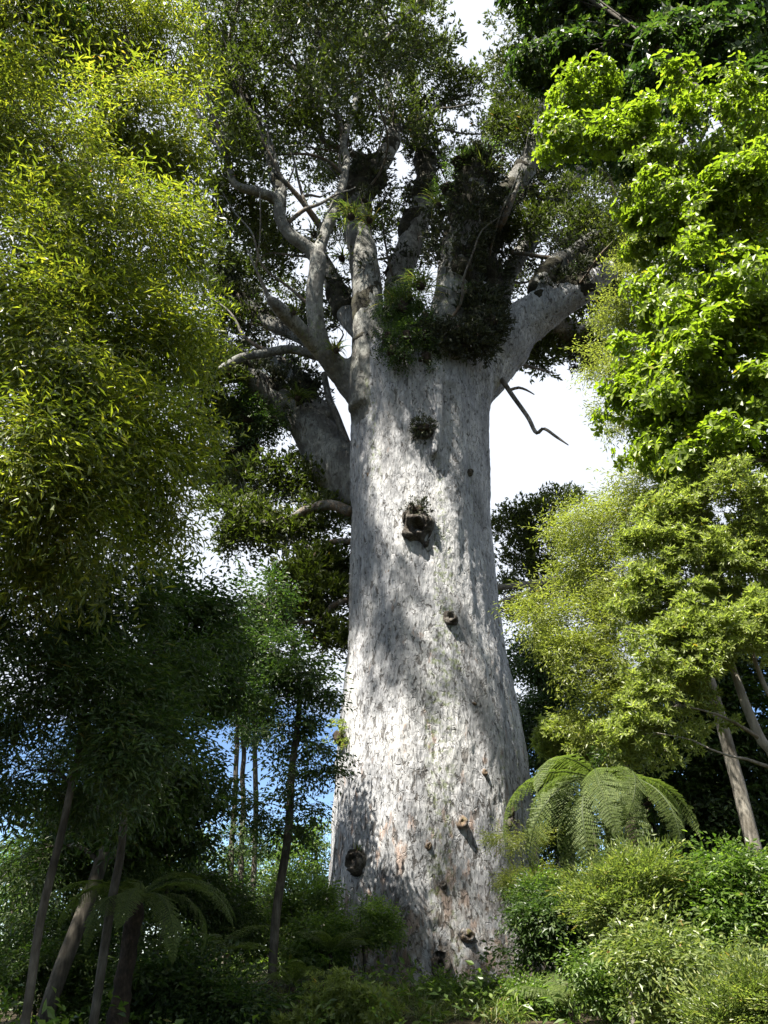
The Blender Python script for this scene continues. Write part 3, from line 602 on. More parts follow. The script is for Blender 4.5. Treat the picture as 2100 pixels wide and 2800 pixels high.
    # upper crown
    for a in [(600, 60, 17, 110), (700, 40, 18.5, 120), (800, 70, 17.5, 120), (880, 40, 20, 120), (960, 60, 18, 120), (1060, 60, 20, 110), (1140, 90, 21, 100), (640, 180, 16.5, 90), (740, 190, 18, 110), (830, 170, 19.5, 110), (930, 170, 18.2, 100),
              (1020, 190, 20.5, 110), (1110, 200, 21.5, 90), (560, 250, 16, 80), (680, 300, 17.5, 95), (780, 290, 18.5, 100), (870, 280, 17.6, 90), (960, 300, 20.5, 90), (1060, 310, 19.5, 95), (1120, 360, 20.5, 70), (820, 400, 18.5, 80),
              (700, 420, 16.8, 70), (620, 360, 15.6, 60), (960, 400, 19.6, 70), (1180, 150, 21, 70), (1220, 240, 21.5, 60), (1270, 255, 21.5, 45), (1130, -40, 21, 110), (980, -40, 19, 130), (760, -50, 18, 140), (560, -30, 18, 120),
              # left shoulder
              (640, 570, 17, 80), (700, 640, 17.5, 75), (620, 480, 15.9, 60), (590, 690, 20.5, 70), (660, 760, 21, 60), (730, 720, 20.4, 60), (560, 830, 20.6, 80), (640, 900, 20.4, 55), (600, 1060, 19.5, 60), (540, 1130, 19.8, 65), (690, 1120, 21, 40), (610, 1160, 21.4, 55),
              (640, 1330, 21.4, 60), (580, 1280, 21.6, 60), (560, 1000, 19, 80),
              # hanging foliage left of the bole
              (700, 1330, 20, 70), (780, 1320, 20.2, 75), (860, 1340, 20.6, 60), (640, 1400, 20, 70), (720, 1440, 19.6, 70), (800, 1470, 19.4, 60), (880, 1430, 19.8, 55), (660, 1480, 19.8, 50), (860, 1540, 19.3, 55), (910, 1560, 19.6, 45), (820, 1590, 19.2, 45),
              (890, 1640, 19.2, 45), (800, 1680, 19.2, 50), (740, 1720, 19.4, 40), (900, 1760, 19.2, 35), (870, 1250, 21.6, 40),
              # right side
              (1420, 60, 20, 90), (1380, 200, 20.2, 55), (1430, 250, 19.6, 70), (1500, 120, 20, 90), (1520, 270, 20, 80), (1400, 330, 20.4, 60), (1440, 360, 19.4, 50), (1380, 350, 20, 40), (1550, 380, 22.4, 80), (1480, 480, 20.8, 50), (1530, 560, 20.4, 70), (1600, 560, 19.6, 80), (1650, 620, 19, 75), (1450, 620, 19.6, 40),
              (1560, 640, 19.2, 70), (1700, 690, 18.4, 60), (1670, 720, 18.8, 55), (1640, 830, 21.4, 45), (1700, 800, 21.6, 50), (1530, 920, 20, 24), (1610, 950, 20.8, 35), (1480, 970, 20, 20), (1620, 400, 23, 70), (1700, 500, 23, 70), (1750, 380, 23, 80)]:
        cl(*a)
    for a in [(820, 760, 22.5, 80), (760, 560, 22.5, 75), (880, 520, 22.5, 75), (930, 640, 22.8, 55), (800, 880, 22.8, 60), (900, 860, 23, 45), (1060, 640, 22.6, 60), (1100, 560, 22.8, 55), (1200, 560, 23, 60), (1230, 420, 22.8, 60), (1180, 660, 23, 45), (1380, 640, 23, 50), (1420, 760, 23, 45), (1400, 520, 22.8, 60), (1320, 380, 22.6, 55), (700, 860, 23, 60), (640, 760, 22.5, 70), (700, 980, 23, 55), (800, 1000, 23.4, 45), (1540, 760, 22, 50), (1580, 700, 21.5, 55), (760, 420, 21.5, 70), (860, 430, 21.5, 65), (1480, 420, 22.4, 60)]:
        cl(*a, 15)
    pr = np.random.default_rng(12); pp = np.vstack([c for c in limbs.values()]+thin_l); pp = pp[(pp[:, 3] < .5) & (pp[:, 2] > 17)]
    for i in range(95):                            # the tangle of thin and middling branches
        b0 = pp[pr.integers(len(pp))]; L = pr.uniform(2.2, 5.5); d = nrm(np.array((b0[0]-.4, .5*(b0[1]-19), 0))*.25+np.array((pr.normal(0, .7), pr.normal(0, .6), pr.uniform(.5, 1.6)))); r0 = min(b0[3]*.7, pr.uniform(.035, .085))
        pts = [(*b0[:3], r0)]; q_ = b0[:3].copy()
        for k_ in range(5): d = nrm(d+pr.normal(0, .28, 3)+np.array((0, 0, .06))); q_ = q_+d*L/5; pts.append((*q_, r0*(1-.16*(k_+1))))
        a, f, c = tube1(pts, 6, .22, .05, i); mesh_np('branch', a, f, KLIMB, root, True, loc=a[0]); thin_l.append(c[len(c)//3:])
    pool = np.vstack([c for c in limbs.values()]+thin_l); pool = pool[pool[:, 3] < .55]
    gg = np.random.default_rng(4); hx, hy = math.sin(SUN_AZ), math.cos(SUN_AZ)
    for i in range(66):                           # crown continued above the picture, added along the sun's rays to dapple the trunk
        z0 = 5.5+18*gg.uniform()**.8; zc = gg.uniform(25.0, 29.5); hd = (zc-z0)/math.tan(SUN_EL); lat = gg.uniform(-3.4, 3.4)
        c = np.array((.4+hx*hd-hy*lat, 17.4+hy*hd+hx*lat, zc)); rr = gg.uniform(.35, .75)
        x, y, zz = project(c)
        if y > -30 and zz > 0: continue
        bl.append(dict(c=c, r=np.array((1, 1, .6))*rr, n=max(6, int(20*rr)), k=8))
    for i in range(110):  # further crown clumps added sunward of the upper limbs to shade them
        z0 = gg.uniform(13, 27); zc = z0+gg.uniform(5, 9); hd = (zc-z0)/math.tan(SUN_EL); lat = gg.uniform(-5, 5.5)
        c = np.array((.4+hx*hd-hy*lat, 18+hy*hd+hx*lat, zc)); x, y, zz = project(c)
        if y > -20 and not (y < 250 and 480 < x < 1180): continue
        bl.append(dict(c=c, r=np.array((1, 1, .6))*gg.uniform(.4, .85), n=8, k=7))
    for i in range(26):  # scattered clumps above the frame, added for more dappled shade
        y = gg.uniform(9, 16); c = np.array((gg.uniform(-11, 6), y, 1.95*y+3.2+gg.uniform(0, 4)))
        bl.append(dict(c=c, r=np.array((1, 1, .6))*gg.uniform(.6, 1.0), n=9, k=7))
    foliage(root, bl, pool, 'kauri', KLIMB, 5, droop=-.15, sc=2.3, trange=(.55, 1.0), dens=.74, limb_r=.045, spread=.75, twig_r=.02)
    return surf, limbs
SURF, LIMBS = build_kauri(); LOG.append(('kauri', NTRI[0], time.time()-T0))

# ------------------------------------------------------------------ perching plants on the kauri
def blade_mesh(g, n, L, Wd, spread, droop, col=None):
    t = TB(); V, F, Rr = [], [], []
    for i in range(n):
        a = g.uniform(0, 6.283); e = g.uniform(.15, 1)*spread; d = np.array((math.cos(a)*math.sin(e), math.sin(a)*math.sin(e), math.cos(e))); l = L*g.uniform(.5, 1.1); wd = Wd*g.uniform(.7, 1.2)
        b = np.array((g.normal(0, .12*L), g.normal(0, .12*L), -.03)); sd = nrm(np.cross(d, np.array((0, 0, 1.))+.2*rv(g))); o = len(V); r = g.uniform(); dr = droop*g.uniform(.6, 1.4)
        for k in range(6):
            f = k/5; h = math.hypot(d[0], d[1])+1e-6
            p = b+d*l*f+np.array((d[0]/h, d[1]/h, 0))*dr*l*f*f*.35-np.array((0, 0, 1))*dr*l*f*f*f
            ww = wd*(1-f**2*.97)*.5; V += [p-sd*ww, p+sd*ww]; Rr += [r, r]
        for k in range(5): F.append([o+2*k, o+2*k+1, o+2*k+3, o+2*k+2])
    return np.array(V), np.array(F), np.array(Rr)
def blade_clump(name, label, cat, loc, n, L, Wd, mat, seed, spread=1.1, droop=.6, group=None, part='blades'):
    g = np.random.default_rng(seed); root = empty(name, loc, label, cat, group)
    V, F, r = blade_mesh(g, n, L, Wd, spread, droop); o = mesh_np(part, V+np.asarray(loc), F, mat, root, False, r, loc=loc); tag(o, kind='stuff'); NTRI[0] += len(F)*2
    V, F, c = tube1([(loc[0], loc[1], loc[2]-.12, .10*L), (loc[0], loc[1], loc[2]-.05, .14*L), (loc[0], loc[1], loc[2]+.05, .10*L), (loc[0], loc[1], loc[2]+.10, .03*L)], 8, .03); mesh_np('crown_base', V, F, BARK_BROWN, root, True, loc=loc)
    return root
def moss_clump(name, label, cat, blobs, seed, sp='moss', sc=1.2, hang=.8, k=10, group=None):
    c = blobs[0]['c']; root = empty(name, c, label, cat, group); g = np.random.default_rng(seed); ps, ds = [], []; cores = []
    for b in blobs:
        S_, K_ = 14, 9; th = np.arange(S_)*2*math.pi/S_; ph = np.linspace(.02, math.pi-.02, K_)
        q = np.stack([np.outer(np.sin(ph), np.cos(th)), np.outer(np.sin(ph), np.sin(th)), np.outer(np.cos(ph), np.ones(S_))], -1).reshape(-1, 3)
        q = q*(.5+.22*vnoise(q*2.3+seed, seed)[:, None]); Vc = b['c']+q*b['r']; i = np.arange(K_-1)[:, None]*S_; s_ = np.arange(S_)[None]
        cores.append((Vc, np.stack([i+s_, i+S_+s_, i+S_+(s_+1) % S_, i+(s_+1) % S_], -1).reshape(-1, 4)))
        n = b['n']*k; u = nrm(g.normal(0, 1, (n, 3))); rr = .62+.32*vnoise(u*2.3+seed, seed)+g.uniform(-.25, .15, n)
        ps.append(b['c']+u*rr[:, None]*b['r']); ds.append(nrm(u+.5*g.normal(0, 1, (n, 3))+np.array((0, 0, -hang))))
    for V, F in cores: mesh_np('root_mass', V, F, BARK_BROWN, root, True, loc=c)
    p = np.vstack(ps); d = np.vstack(ds); tm, mat, _ = SP[sp]
    V, F, r = scatter(tm, p, d, np.array((0, 0, 1.))+.5*g.normal(0, 1, p.shape), sc*g.uniform(.6, 1.3, len(p)), g)
    tag(mesh_np('foliage', V, F, mat, root, False, r, loc=c), kind='stuff'); NTRI[0] += len(F)*2
    return root
gs = np.random.default_rng(21)
moss_clump('perching_shrub', 'dark ragged perching shrubs filling the crotch above the trunk', 'epiphyte', [B(1125+gs.normal(0, 40), 880+gs.normal(0, 48), 17.1+gs.uniform(-.2, .6), gs.uniform(20, 42), 9, gs.uniform(.8, 1.5)) for _ in range(15)]+[B(1075, 960, 16.8, 30, 8, 1.2), B(1100, 975, 16.8, 24, 6, 1.2), B(1110, 925, 16.8, 40, 10, 1.0), B(1155, 920, 16.85, 36, 10, 1.0), B(1060, 925, 16.9, 30, 8, 1.2)], 21, 'dark', 1.0, .5, 8)
moss_clump('perching_shrub', 'green leafy shrub growing on top of the mossy stump', 'epiphyte', [B(1265, 450, 18.4, 62, 20, .6), B(1320, 430, 18.6, 45, 12, .6), B(1225, 520, 18.2, 45, 14, .8)], 24, 'shrub', 1.1, -.2, 8)
moss_clump('perching_shrub', 'dark leafy shrub hanging under the great left limb', 'epiphyte', [B(670, 1150, 20.0, 55, 16, .8), B(640, 1110, 19.8, 45, 14, .8), B(740, 1150, 20.2, 40, 10, .7)], 29, 'dark', 1.4, .2, 9)
M_PEAT = bark_mat('peat', (.006, .006, .004), (.020, .018, .011), (.05, .048, .026), 7, 1.0, 1.0)
def sleeve(label, limb, t0, t1, n, seed, thick=.12, side=None, cover=.0, long=.5):
    """moss, roots and small plants clinging to a limb between t0 and t1: cushions, leafy bits and hanging strands"""
    n = int(n*1.5); g = np.random.default_rng(seed); c = LIMBS[limb]; m = len(c); t = g.uniform(t0, t1, n)*(m-1.01); i = t.astype(int); fr = (t-i)[:, None]
    q = c[i]*(1-fr)+c[i+1]*fr; tg = nrm(c[i+1, :3]-c[i, :3]); d = g.normal(0, 1, (n, 3))
    if side is not None: d = d*.7+np.asarray(side)
    d = nrm(d-tg*(d*tg).sum(1)[:, None]); p = q[:, :3]+d*(q[:, 3:4]*.95+.02)
    k = vnoise(p*1.1+seed*7.3, seed) > cover; p, d, q = p[k], d[k], q[k]; n = len(p)
    root = empty('moss_sleeve', c[int(m*t0), :3], label, 'moss'); lump = np.clip(.5+.9*fbm(p*1.6+seed, 2, seed), .05, 1.5)[:, None]
    p1 = p+d*lump*thick*g.uniform(.2, 1.3, (n, 1))
    # peat and root cushion: a rough coat that breaks through the bark in patches
    ss = c[int(m*t0):max(int(m*t0)+6, int(m*t1))]; ss = catmull(ss, max(14, int(len(ss)*2.2))); ss[:, 3] *= .9; ss[[0, -1], 3] *= .5
    S_ = 18; V, F = tubes(ss[None, :, :3], ss[None, :, 3], S_); ax = np.repeat(ss[:, :3], S_, 0); o_ = V-ax; rr_ = np.maximum(np.linalg.norm(o_, axis=1, keepdims=True), 1e-4)
    b_ = np.clip(fbm(V*1.3+seed*7.3, 3, seed)-cover*.6, -.6, 1.2)[:, None]+.25*vnoise(V*7, seed)[:, None]
    if side is not None: b_ = b_+.5*((o_/rr_)*np.asarray(side)).sum(1)[:, None]-.3
    V = ax+o_/rr_*(rr_+thick*1.1*b_); mesh_np('peat_cushion', V, F, M_PEAT, root, True, loc=root.location)
    V, F, r = scatter(SP['moss'][0], p1, nrm(d+.5*g.normal(0, 1, d.shape)+np.array((0, 0, -.5))), np.array((0, 0, 1.))+.5*g.normal(0, 1, d.shape), g.uniform(.9, 2.0, n), g)
    tag(mesh_np('moss', V, F, M_MOSS, root, False, r, loc=root.location), kind='stuff')
    h = g.uniform(0, 1, n) < long; a = p[h]+d[h]*.05; L = g.uniform(.15, .8, len(a))[:, None]*(.5+lump[h])
    tt = np.linspace(0, 1, 4)[None, :, None]; pts = a[:, None]+d[h][:, None]*.10*tt+np.array((0, 0, -1.))*L[:, None]*tt**1.2+g.normal(0, .03, (len(a), 4, 3))*tt
    V, F = tubes(pts, np.linspace(.012, .004, 4)[None]*np.ones((len(a), 1)), 3); tag(mesh_np('hanging_roots', V, F, BARK_BROWN, root, False, loc=root.location), kind='stuff')
    j = g.uniform(0, 1, n) < .10
    if j.sum() > 3:
        V, F, r = scatter(SP['shrub'][0], p1[j], nrm(d[j]+np.array((0, 0, .4))+.4*g.normal(0, 1, d[j].shape)), np.array((0, 0, 1.))+.4*g.normal(0, 1, d[j].shape), g.uniform(.8, 1.5, int(j.sum())), g)
        tag(mesh_np('leaves', V, F, M_DARK, root, False, r, loc=root.location), kind='stuff')
    return root
for a in [('black moss and roots wrapping the broken stump right of centre', 'mossy_stump', .30, .99, 800, 23, .24, None, -.1), ('shaggy dark moss hanging from base of the dark upright limb', 'dark_upright', .10, .62, 700, 22, .26, None, -.2),
          ('black moss on the bent top of the tall column limb', 'column', .60, .98, 700, 25, .26, None, -.15), ('thin moss patches on the lower column limb', 'column', .15, .58, 160, 26, .10, None, .25),
          ('dark moss down the centre upright limb', 'centre_upright', .25, .85, 500, 34, .25, None, -.1), ('dark moss along upper side of the great left limb', 'great_left', .35, .95, 420, 28, .22, (0, 0, 1.0), -.2),
          ('moss on upper side of the thick right limb', 'great_right', .45, .98, 200, 27, .16, (0, 0, 1.2), -.1), ('moss patches on the short upper right fork', 'right_upper', .15, .9, 160, 35, .16, None, .0), ('moss on the drooping right limb', 'right_drop', .2, .98, 200, 36, .18, (0, 0, 1.), -.1),
          ('moss patches behind the column on the leaning fork', 'fork', .15, .85, 260, 30, .18, None, .0), ('thin moss along the second left limb', 'left_second', .2, .9, 180, 37, .14, (0, 0, 1.), .0), ('moss on the hanging left limb', 'hanging', .1, .95, 220, 38, .18, None, -.1),
          ('moss tufts on the left rising limb', 'left_rise', .2, .95, 260, 39, .18, (0, 0, .8), -.1), ('thin moss on the left arching limb', 'left_arch', .1, .7, 160, 43, .10, None, .15), ('moss clumps on the pale upright limb', 'pale_upright', .1, .8, 200, 44, .16, None, .1), ('moss round the foot of the right butt', 'right_butt', .35, .98, 360, 45, .24, (0, -1.2, .3), -.3)]:
    sleeve(*a)
moss_clump('hanging_moss', 'low dark moss bank along the trunk top right of the shrubs', 'moss', [B(1300, 925, 16.95, 34, 12, .8), B(1255, 905, 16.9, 36, 12, 1.0), B(1345, 880, 17.3, 36, 10, .9), B(1215, 925, 16.85, 30, 10, 1.1), B(1180, 905, 16.85, 30, 10, 1.0), B(1275, 945, 16.9, 22, 6, 1.2), B(1325, 950, 17.1, 22, 6, 1.0)], 22, 'moss', 1.3)
for k, (px, py, Y, n, L, lab) in enumerate([(815, 1085, 19.6, 90, .75, 'sunlit grassy lily clump on the great left limb'), (960, 590, 16.9, 80, .9, 'grassy lily clump halfway up the column limb'), (1010, 600, 17.2, 60, .8, 'small lily tuft at right of the column limb moss'),
        (920, 955, 17.3, 50, .6, 'lily tuft in the crotch left of the column limb'), (935, 705, 18.6, 50, .8, 'arching lily tuft behind the left upright limb'), (1150, 780, 17.2, 120, 1.0, 'grassy lily clump above the central shrubs'), (1090, 830, 17.0, 100, .9, 'lily leaves left of the central shrubs'),
        (860, 640, 17.4, 40, .7, 'yellow-lit lily tuft beside the left fork'), (805, 850, 16.4, 30, .4, 'tiny lily tuft on the broken stub'), (1330, 470, 18.0, 60, .9, 'grassy lily tuft on the mossy stump'), (1200, 560, 18.0, 50, .9, 'lily tuft hanging between the two central uprights')]):
    blade_clump('perching_lily', lab, 'epiphyte', P(px, py, Y), n, L, .030, M_SEDGE, 60+k, 1.2, .7, group='perching lilies on the giant tree')
moss_clump('root_tuft', 'small dark fibrous tuft on the upper trunk', 'epiphyte', [dict(c=SURF(1158, 1175)[0]+np.array((0, -.12, 0)), r=np.array((.30, .16, .22)), n=8, k=8)], 31, 'moss', .9, .3)
moss_clump('root_tuft', 'shaggy moss at the top of the large burl', 'epiphyte', [dict(c=SURF(1142, 1400)[0]+np.array((0, -.16, 0)), r=np.array((.30, .16, .18)), n=6, k=8)], 32, 'moss', .8, .3)
for k, (px, py, lab) in enumerate([(1392, 2215, 'bright grass tuft on a knot at the lower right trunk'), (985, 2325, 'grass tuft on the shaded burl at the lower left trunk')]):
    q, nn = SURF(px, py); blade_clump('trunk_tuft', lab, 'epiphyte', q+nn*.1, 16, .28, .02, M_SEDGE, 80+k, 1.0, .3)
q, nn = SURF(936, 2030); moss_clump('trunk_sprig', 'small leafy sprig sticking out of the left trunk edge', 'epiphyte', [dict(c=q+nn*.05+np.array((-.05, 0, .1)), r=np.array((.22, .2, .25)), n=5, k=8)], 33, 'oblong', .8, -.4, 4)

# ------------------------------------------------------------------ left wall of foliage
tree('tawa_tree', 'tall weeping tree with yellow-green narrow leaves filling the upper left', 'tree',
     [(-4.9, 7.6, -.1, .22), (-4.8, 7.7, 3, .19), (-4.7, 7.9, 7, .16), (-4.5, 8.1, 11, .12), (-4.3, 8.2, 15, .07)],
     [B(60, 60, 7.6, 240, 55), B(320, 60, 8.2, 165, 50), B(480, 150, 8.8, 80, 14), B(120, 380, 7.2, 240, 55), B(370, 330, 8.2, 150, 45), B(500, 430, 8.6, 60, 12), B(60, 700, 6.9, 220, 50), B(300, 650, 7.6, 210, 50), B(450, 640, 8.4, 85, 22), B(160, 960, 7.0, 230, 50),
      B(370, 920, 8.0, 150, 42), B(520, 960, 8.6, 60, 10), B(60, 1230, 6.7, 200, 42), B(300, 1200, 7.6, 190, 42), B(440, 1170, 8.3, 95, 20), B(400, 1370, 8.6, 105, 18), B(180, 1430, 7.4, 190, 36), B(90, -180, 7.8, 260, 40), B(400, -150, 8.6, 220, 34)],
     'tawa', BARK_DARK, 101, droop=.45, sc=1.6, dens=.95, rs=1.0, limb_r=.028, spread=.65, twig_r=.009, pick_leaves=260)
gq = np.random.default_rng(8)
tree('added_canopy_tree', 'tall dark-leaved tree overhanging from beyond the left edge', 'tree',  # mostly out of view, added to shade the left foliage and understory
     [(-9.4, 6.4, -.1, .30), (-9.3, 6.4, 5, .26), (-9.0, 6.2, 10, .20), (-8.4, 6.0, 14, .12)],
     [dict(c=np.array((gq.uniform(-11, -5.6), gq.uniform(2, 11), gq.uniform(13, 16.5))), r=np.array((1.4, 1.4, .9)), n=14, k=8) for _ in range(34)],
     'far_d', BARK_DARK, 106, droop=.1, sc=1.3, limb_r=.02, twig_r=.01)
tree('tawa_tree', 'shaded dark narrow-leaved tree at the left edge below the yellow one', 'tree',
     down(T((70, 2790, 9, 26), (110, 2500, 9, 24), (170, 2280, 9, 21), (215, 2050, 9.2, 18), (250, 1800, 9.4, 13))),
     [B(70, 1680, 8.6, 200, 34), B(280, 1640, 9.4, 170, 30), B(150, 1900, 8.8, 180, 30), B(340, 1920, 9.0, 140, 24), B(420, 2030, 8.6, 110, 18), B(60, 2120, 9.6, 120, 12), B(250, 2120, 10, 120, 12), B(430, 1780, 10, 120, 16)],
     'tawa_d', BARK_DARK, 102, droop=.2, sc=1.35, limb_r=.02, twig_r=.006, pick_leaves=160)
tree('understory_tree', 'dark broad-leaved young tree in shade left of the trunk', 'tree',
     down(T((255, 2800, 11, 26), (300, 2500, 11, 25), (335, 2300, 11, 22), (352, 2120, 11.2, 19), (400, 1900, 11.6, 16))),
     [B(470, 1640, 12, 120, 24), B(560, 1700, 12.4, 110, 24), B(430, 1850, 12, 110, 22), B(560, 1880, 12.6, 110, 22), B(480, 2050, 12, 110, 18), B(370, 2220, 12, 110, 14), B(560, 2120, 12.6, 80, 10)],
     'dark', BARK_DARK, 103, sc=1.5, limb_r=.02)
tree('understory_tree', 'slender dark-stemmed tree with sunlit leaf tips beside the trunk', 'tree',
     down(T((735, 2800, 15, 26), (755, 2500, 15, 25), (788, 2280, 15, 23), (800, 2100, 15, 20), (815, 1900, 15, 14), (800, 1750, 15, 9))),
     [B(700, 1640, 15.5, 90, 18), B(640, 1760, 15.5, 90, 18), B(740, 1780, 15, 85, 18), B(830, 1840, 14.6, 75, 16), B(870, 1880, 14.8, 45, 8), B(690, 1900, 15.2, 90, 16), B(780, 1980, 15, 80, 12), B(860, 2030, 15.2, 50, 6), B(870, 2090, 15.2, 35, 4), B(780, 2120, 15, 60, 5), B(720, 2200, 15.2, 70, 6), B(800, 2250, 15.2, 50, 5), B(870, 2200, 15.4, 35, 3)],
     'dark', BARK_DARK, 104, sc=1.35, limb_r=.018)
tree('understory_tree', 'leaning dark trunk tree at the lower left corner', 'tree',
     down(T((120, 2800, 12, 46), (185, 2600, 12.2, 44), (250, 2440, 12.4, 40), (330, 2200, 12.8, 30), (380, 2000, 13, 20))),
     [B(300, 2020, 13, 110, 16), B(200, 2200, 13, 110, 12), B(120, 2350, 13, 100, 10), B(330, 2350, 13.4, 110, 12)],
     'tawa_d', BARK_DARK, 105, sc=1.5)
for k, (px, x2) in enumerate([(628, 655), (655, 668), (690, 700)]):
    tree('slender_tree', ['thin far trunk with sparse top, left of three standing close together', 'thin far trunk with sparse top, middle of three standing close together', 'thin far trunk with sparse top, right of three standing close together'][k], 'tree',
         down(T((px, 2500, 21+k, 16), (px+8, 2250, 21+k, 15), (x2-4, 2050, 21+k, 13), (x2, 1850, 21+k, 9))),
         [B(x2, 1830, 21+k, 60, 12), B(x2-30, 1920, 21+k, 60, 10), B(x2+20, 1980, 21+k, 55, 8), B(x2-10, 2300, 21+k, 60, 6)], 'dark', BARK_DARK, 110+k, group='three slender trunks behind the left understory', sc=1.2)

# ------------------------------------------------------------------ right side trees
tree('broadleaf_tree', 'overhanging tree with bright rounded leaves along the right edge', 'tree',
     [(7.2, 10.2, .3, .24), (7.0, 10.2, 3, .21), (6.6, 10.2, 7, .17), (6.2, 10.2, 10, .13), (5.6, 10.2, 14, .08)],
     [B(1600, 260, 10.3, 85, 18), B(1560, 380, 10.3, 70, 12), B(1720, 420, 10.1, 90, 14), B(1900, 380, 9.7, 120, 24), B(2050, 300, 9.5, 110, 20), B(1850, 560, 9.9, 110, 22), B(2020, 560, 9.5, 150, 26), B(1790, 640, 10.3, 60, 8), B(1900, 780, 9.9, 140, 26), B(2060, 800, 9.5, 130, 22),
      B(1820, 760, 10.3, 60, 8), B(1800, 1050, 10.3, 110, 20), B(1930, 1050, 9.9, 140, 26), B(2060, 1080, 9.7, 130, 22), B(1740, 1150, 10.5, 75, 10), B(1880, 1230, 10.3, 110, 18), B(2040, 1280, 9.9, 130, 20), B(1950, 930, 9.7, 110, 16), B(2100, 550, 9.7, 120, 14)],
     'broad', BARK_DARK, 201, droop=-.05, sc=1.1, dens=.68, rs=1.38, limb_r=.02, spread=.6, twig_r=.006, pick_leaves=300)
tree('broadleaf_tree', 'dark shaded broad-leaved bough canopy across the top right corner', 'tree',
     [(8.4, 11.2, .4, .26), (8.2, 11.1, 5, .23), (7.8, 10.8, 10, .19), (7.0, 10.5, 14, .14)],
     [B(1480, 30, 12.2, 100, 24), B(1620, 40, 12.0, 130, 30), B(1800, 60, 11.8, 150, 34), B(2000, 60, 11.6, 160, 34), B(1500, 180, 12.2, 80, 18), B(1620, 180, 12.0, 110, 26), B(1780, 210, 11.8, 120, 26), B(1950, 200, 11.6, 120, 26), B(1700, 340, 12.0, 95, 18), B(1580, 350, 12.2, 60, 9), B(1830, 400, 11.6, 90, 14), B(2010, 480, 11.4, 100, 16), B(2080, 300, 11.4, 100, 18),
      B(1550, -120, 12.0, 180, 34), B(1750, -140, 11.6, 200, 40), B(1980, -140, 11.4, 220, 40), B(1650, -330, 11.6, 260, 40), B(1950, -350, 11.2, 280, 40)],  # crown top above the frame, added to shade the boughs below
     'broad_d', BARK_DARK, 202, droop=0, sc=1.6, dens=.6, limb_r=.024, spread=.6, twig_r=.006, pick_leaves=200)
tree('fine_leaved_tree', 'pale fine-leaved tree behind the bright broad leaves at right', 'tree',
     [(6.9, 13.0, .5, .16), (6.8, 13.0, 4, .14), (6.6, 12.9, 8, .10), (6.4, 12.8, 12, .06)],
     [B(1760, 560, 12.6, 80, 18), B(1900, 520, 12.8, 120, 24), B(1780, 700, 12.4, 90, 18), B(1960, 680, 12.8, 120, 22), B(1700, 860, 12.4, 80, 16), B(1800, 850, 12.4, 110, 24), B(1930, 880, 12.8, 110, 20), B(1680, 1000, 12.4, 65, 12), B(1770, 980, 12.4, 100, 22), B(1690, 1130, 12.6, 60, 8), B(1900, 1250, 12.8, 110, 18), B(1780, 1300, 12.6, 90, 16), B(2060, 750, 12.8, 110, 16)],
     'fine', BARK_PALE, 203, droop=.1, sc=1.6, limb_r=.018, twig_r=.006)
tree('fine_leaved_tree', 'yellow-green fine-leaved tree leaning towards the trunk at mid right', 'tree',
     [(6.6, 15.2, .5, .15), (6.4, 15.0, 3, .13), (6.0, 14.6, 6, .10), (5.4, 14.2, 8.5, .06)],
     [B(1650, 1440, 14, 100, 26), B(1740, 1400, 14.2, 90, 22), B(1560, 1450, 13.8, 55, 9), B(1620, 1580, 13.8, 100, 24), B(1720, 1560, 14.2, 100, 22), B(1500, 1690, 13.8, 80, 14), B(1600, 1710, 13.6, 100, 24), B(1700, 1720, 13.8, 100, 22), B(1620, 1840, 13.6, 90, 20), B(1700, 1880, 13.8, 90, 18), B(1620, 1950, 13.6, 70, 14), B(1680, 2010, 13.8, 75, 12), B(1560, 1780, 13.6, 50, 8)],
     'fine', BARK_PALE, 204, droop=.1, sc=1.6, limb_r=.018, twig_r=.006)
tree('oblong_leaf_tree', 'sunlit tree with whorled oblong leaves and bare pale stems at right edge', 'tree',
     down(T((2140, 2150, 9.6, 30), (2080, 2020, 9.6, 27), (2035, 1920, 9.6, 24), (2000, 1820, 9.6, 18), (1985, 1760, 9.6, 12))),
     [B(1850, 1400, 10.0, 110, 24), B(1980, 1400, 9.8, 130, 28), B(2080, 1450, 9.6, 110, 22), B(1800, 1520, 10.0, 100, 22), B(1920, 1540, 9.8, 120, 26), B(2050, 1600, 9.8, 110, 22), B(1760, 1640, 9.8, 85, 16), B(1880, 1680, 9.8, 90, 16), B(1830, 1800, 9.4, 95, 20), B(1930, 1760, 9.2, 90, 18), B(2060, 1720, 9.0, 100, 20), B(1840, 1930, 9.4, 100, 18), B(1760, 2010, 9.4, 80, 14)],
     'oblong', BARK_PALE, 205, droop=-.3, sc=.82, dens=1.0, rs=1.22, limb_r=.016, twig_r=.006, pick_leaves=260,
     extra=[T((2130, 1950, 9.4, 15), (2070, 1830, 9.4, 13), (2050, 1740, 9.4, 8)), T((2080, 2020, 9.6, 12), (2000, 1970, 9.4, 9), (1940, 1945, 9.3, 6), (1880, 1930, 9.2, 4)), T((2150, 2120, 9.6, 12), (2060, 2080, 9.4, 9), (1980, 2060, 9.3, 6), (1890, 2020, 9.2, 4))])
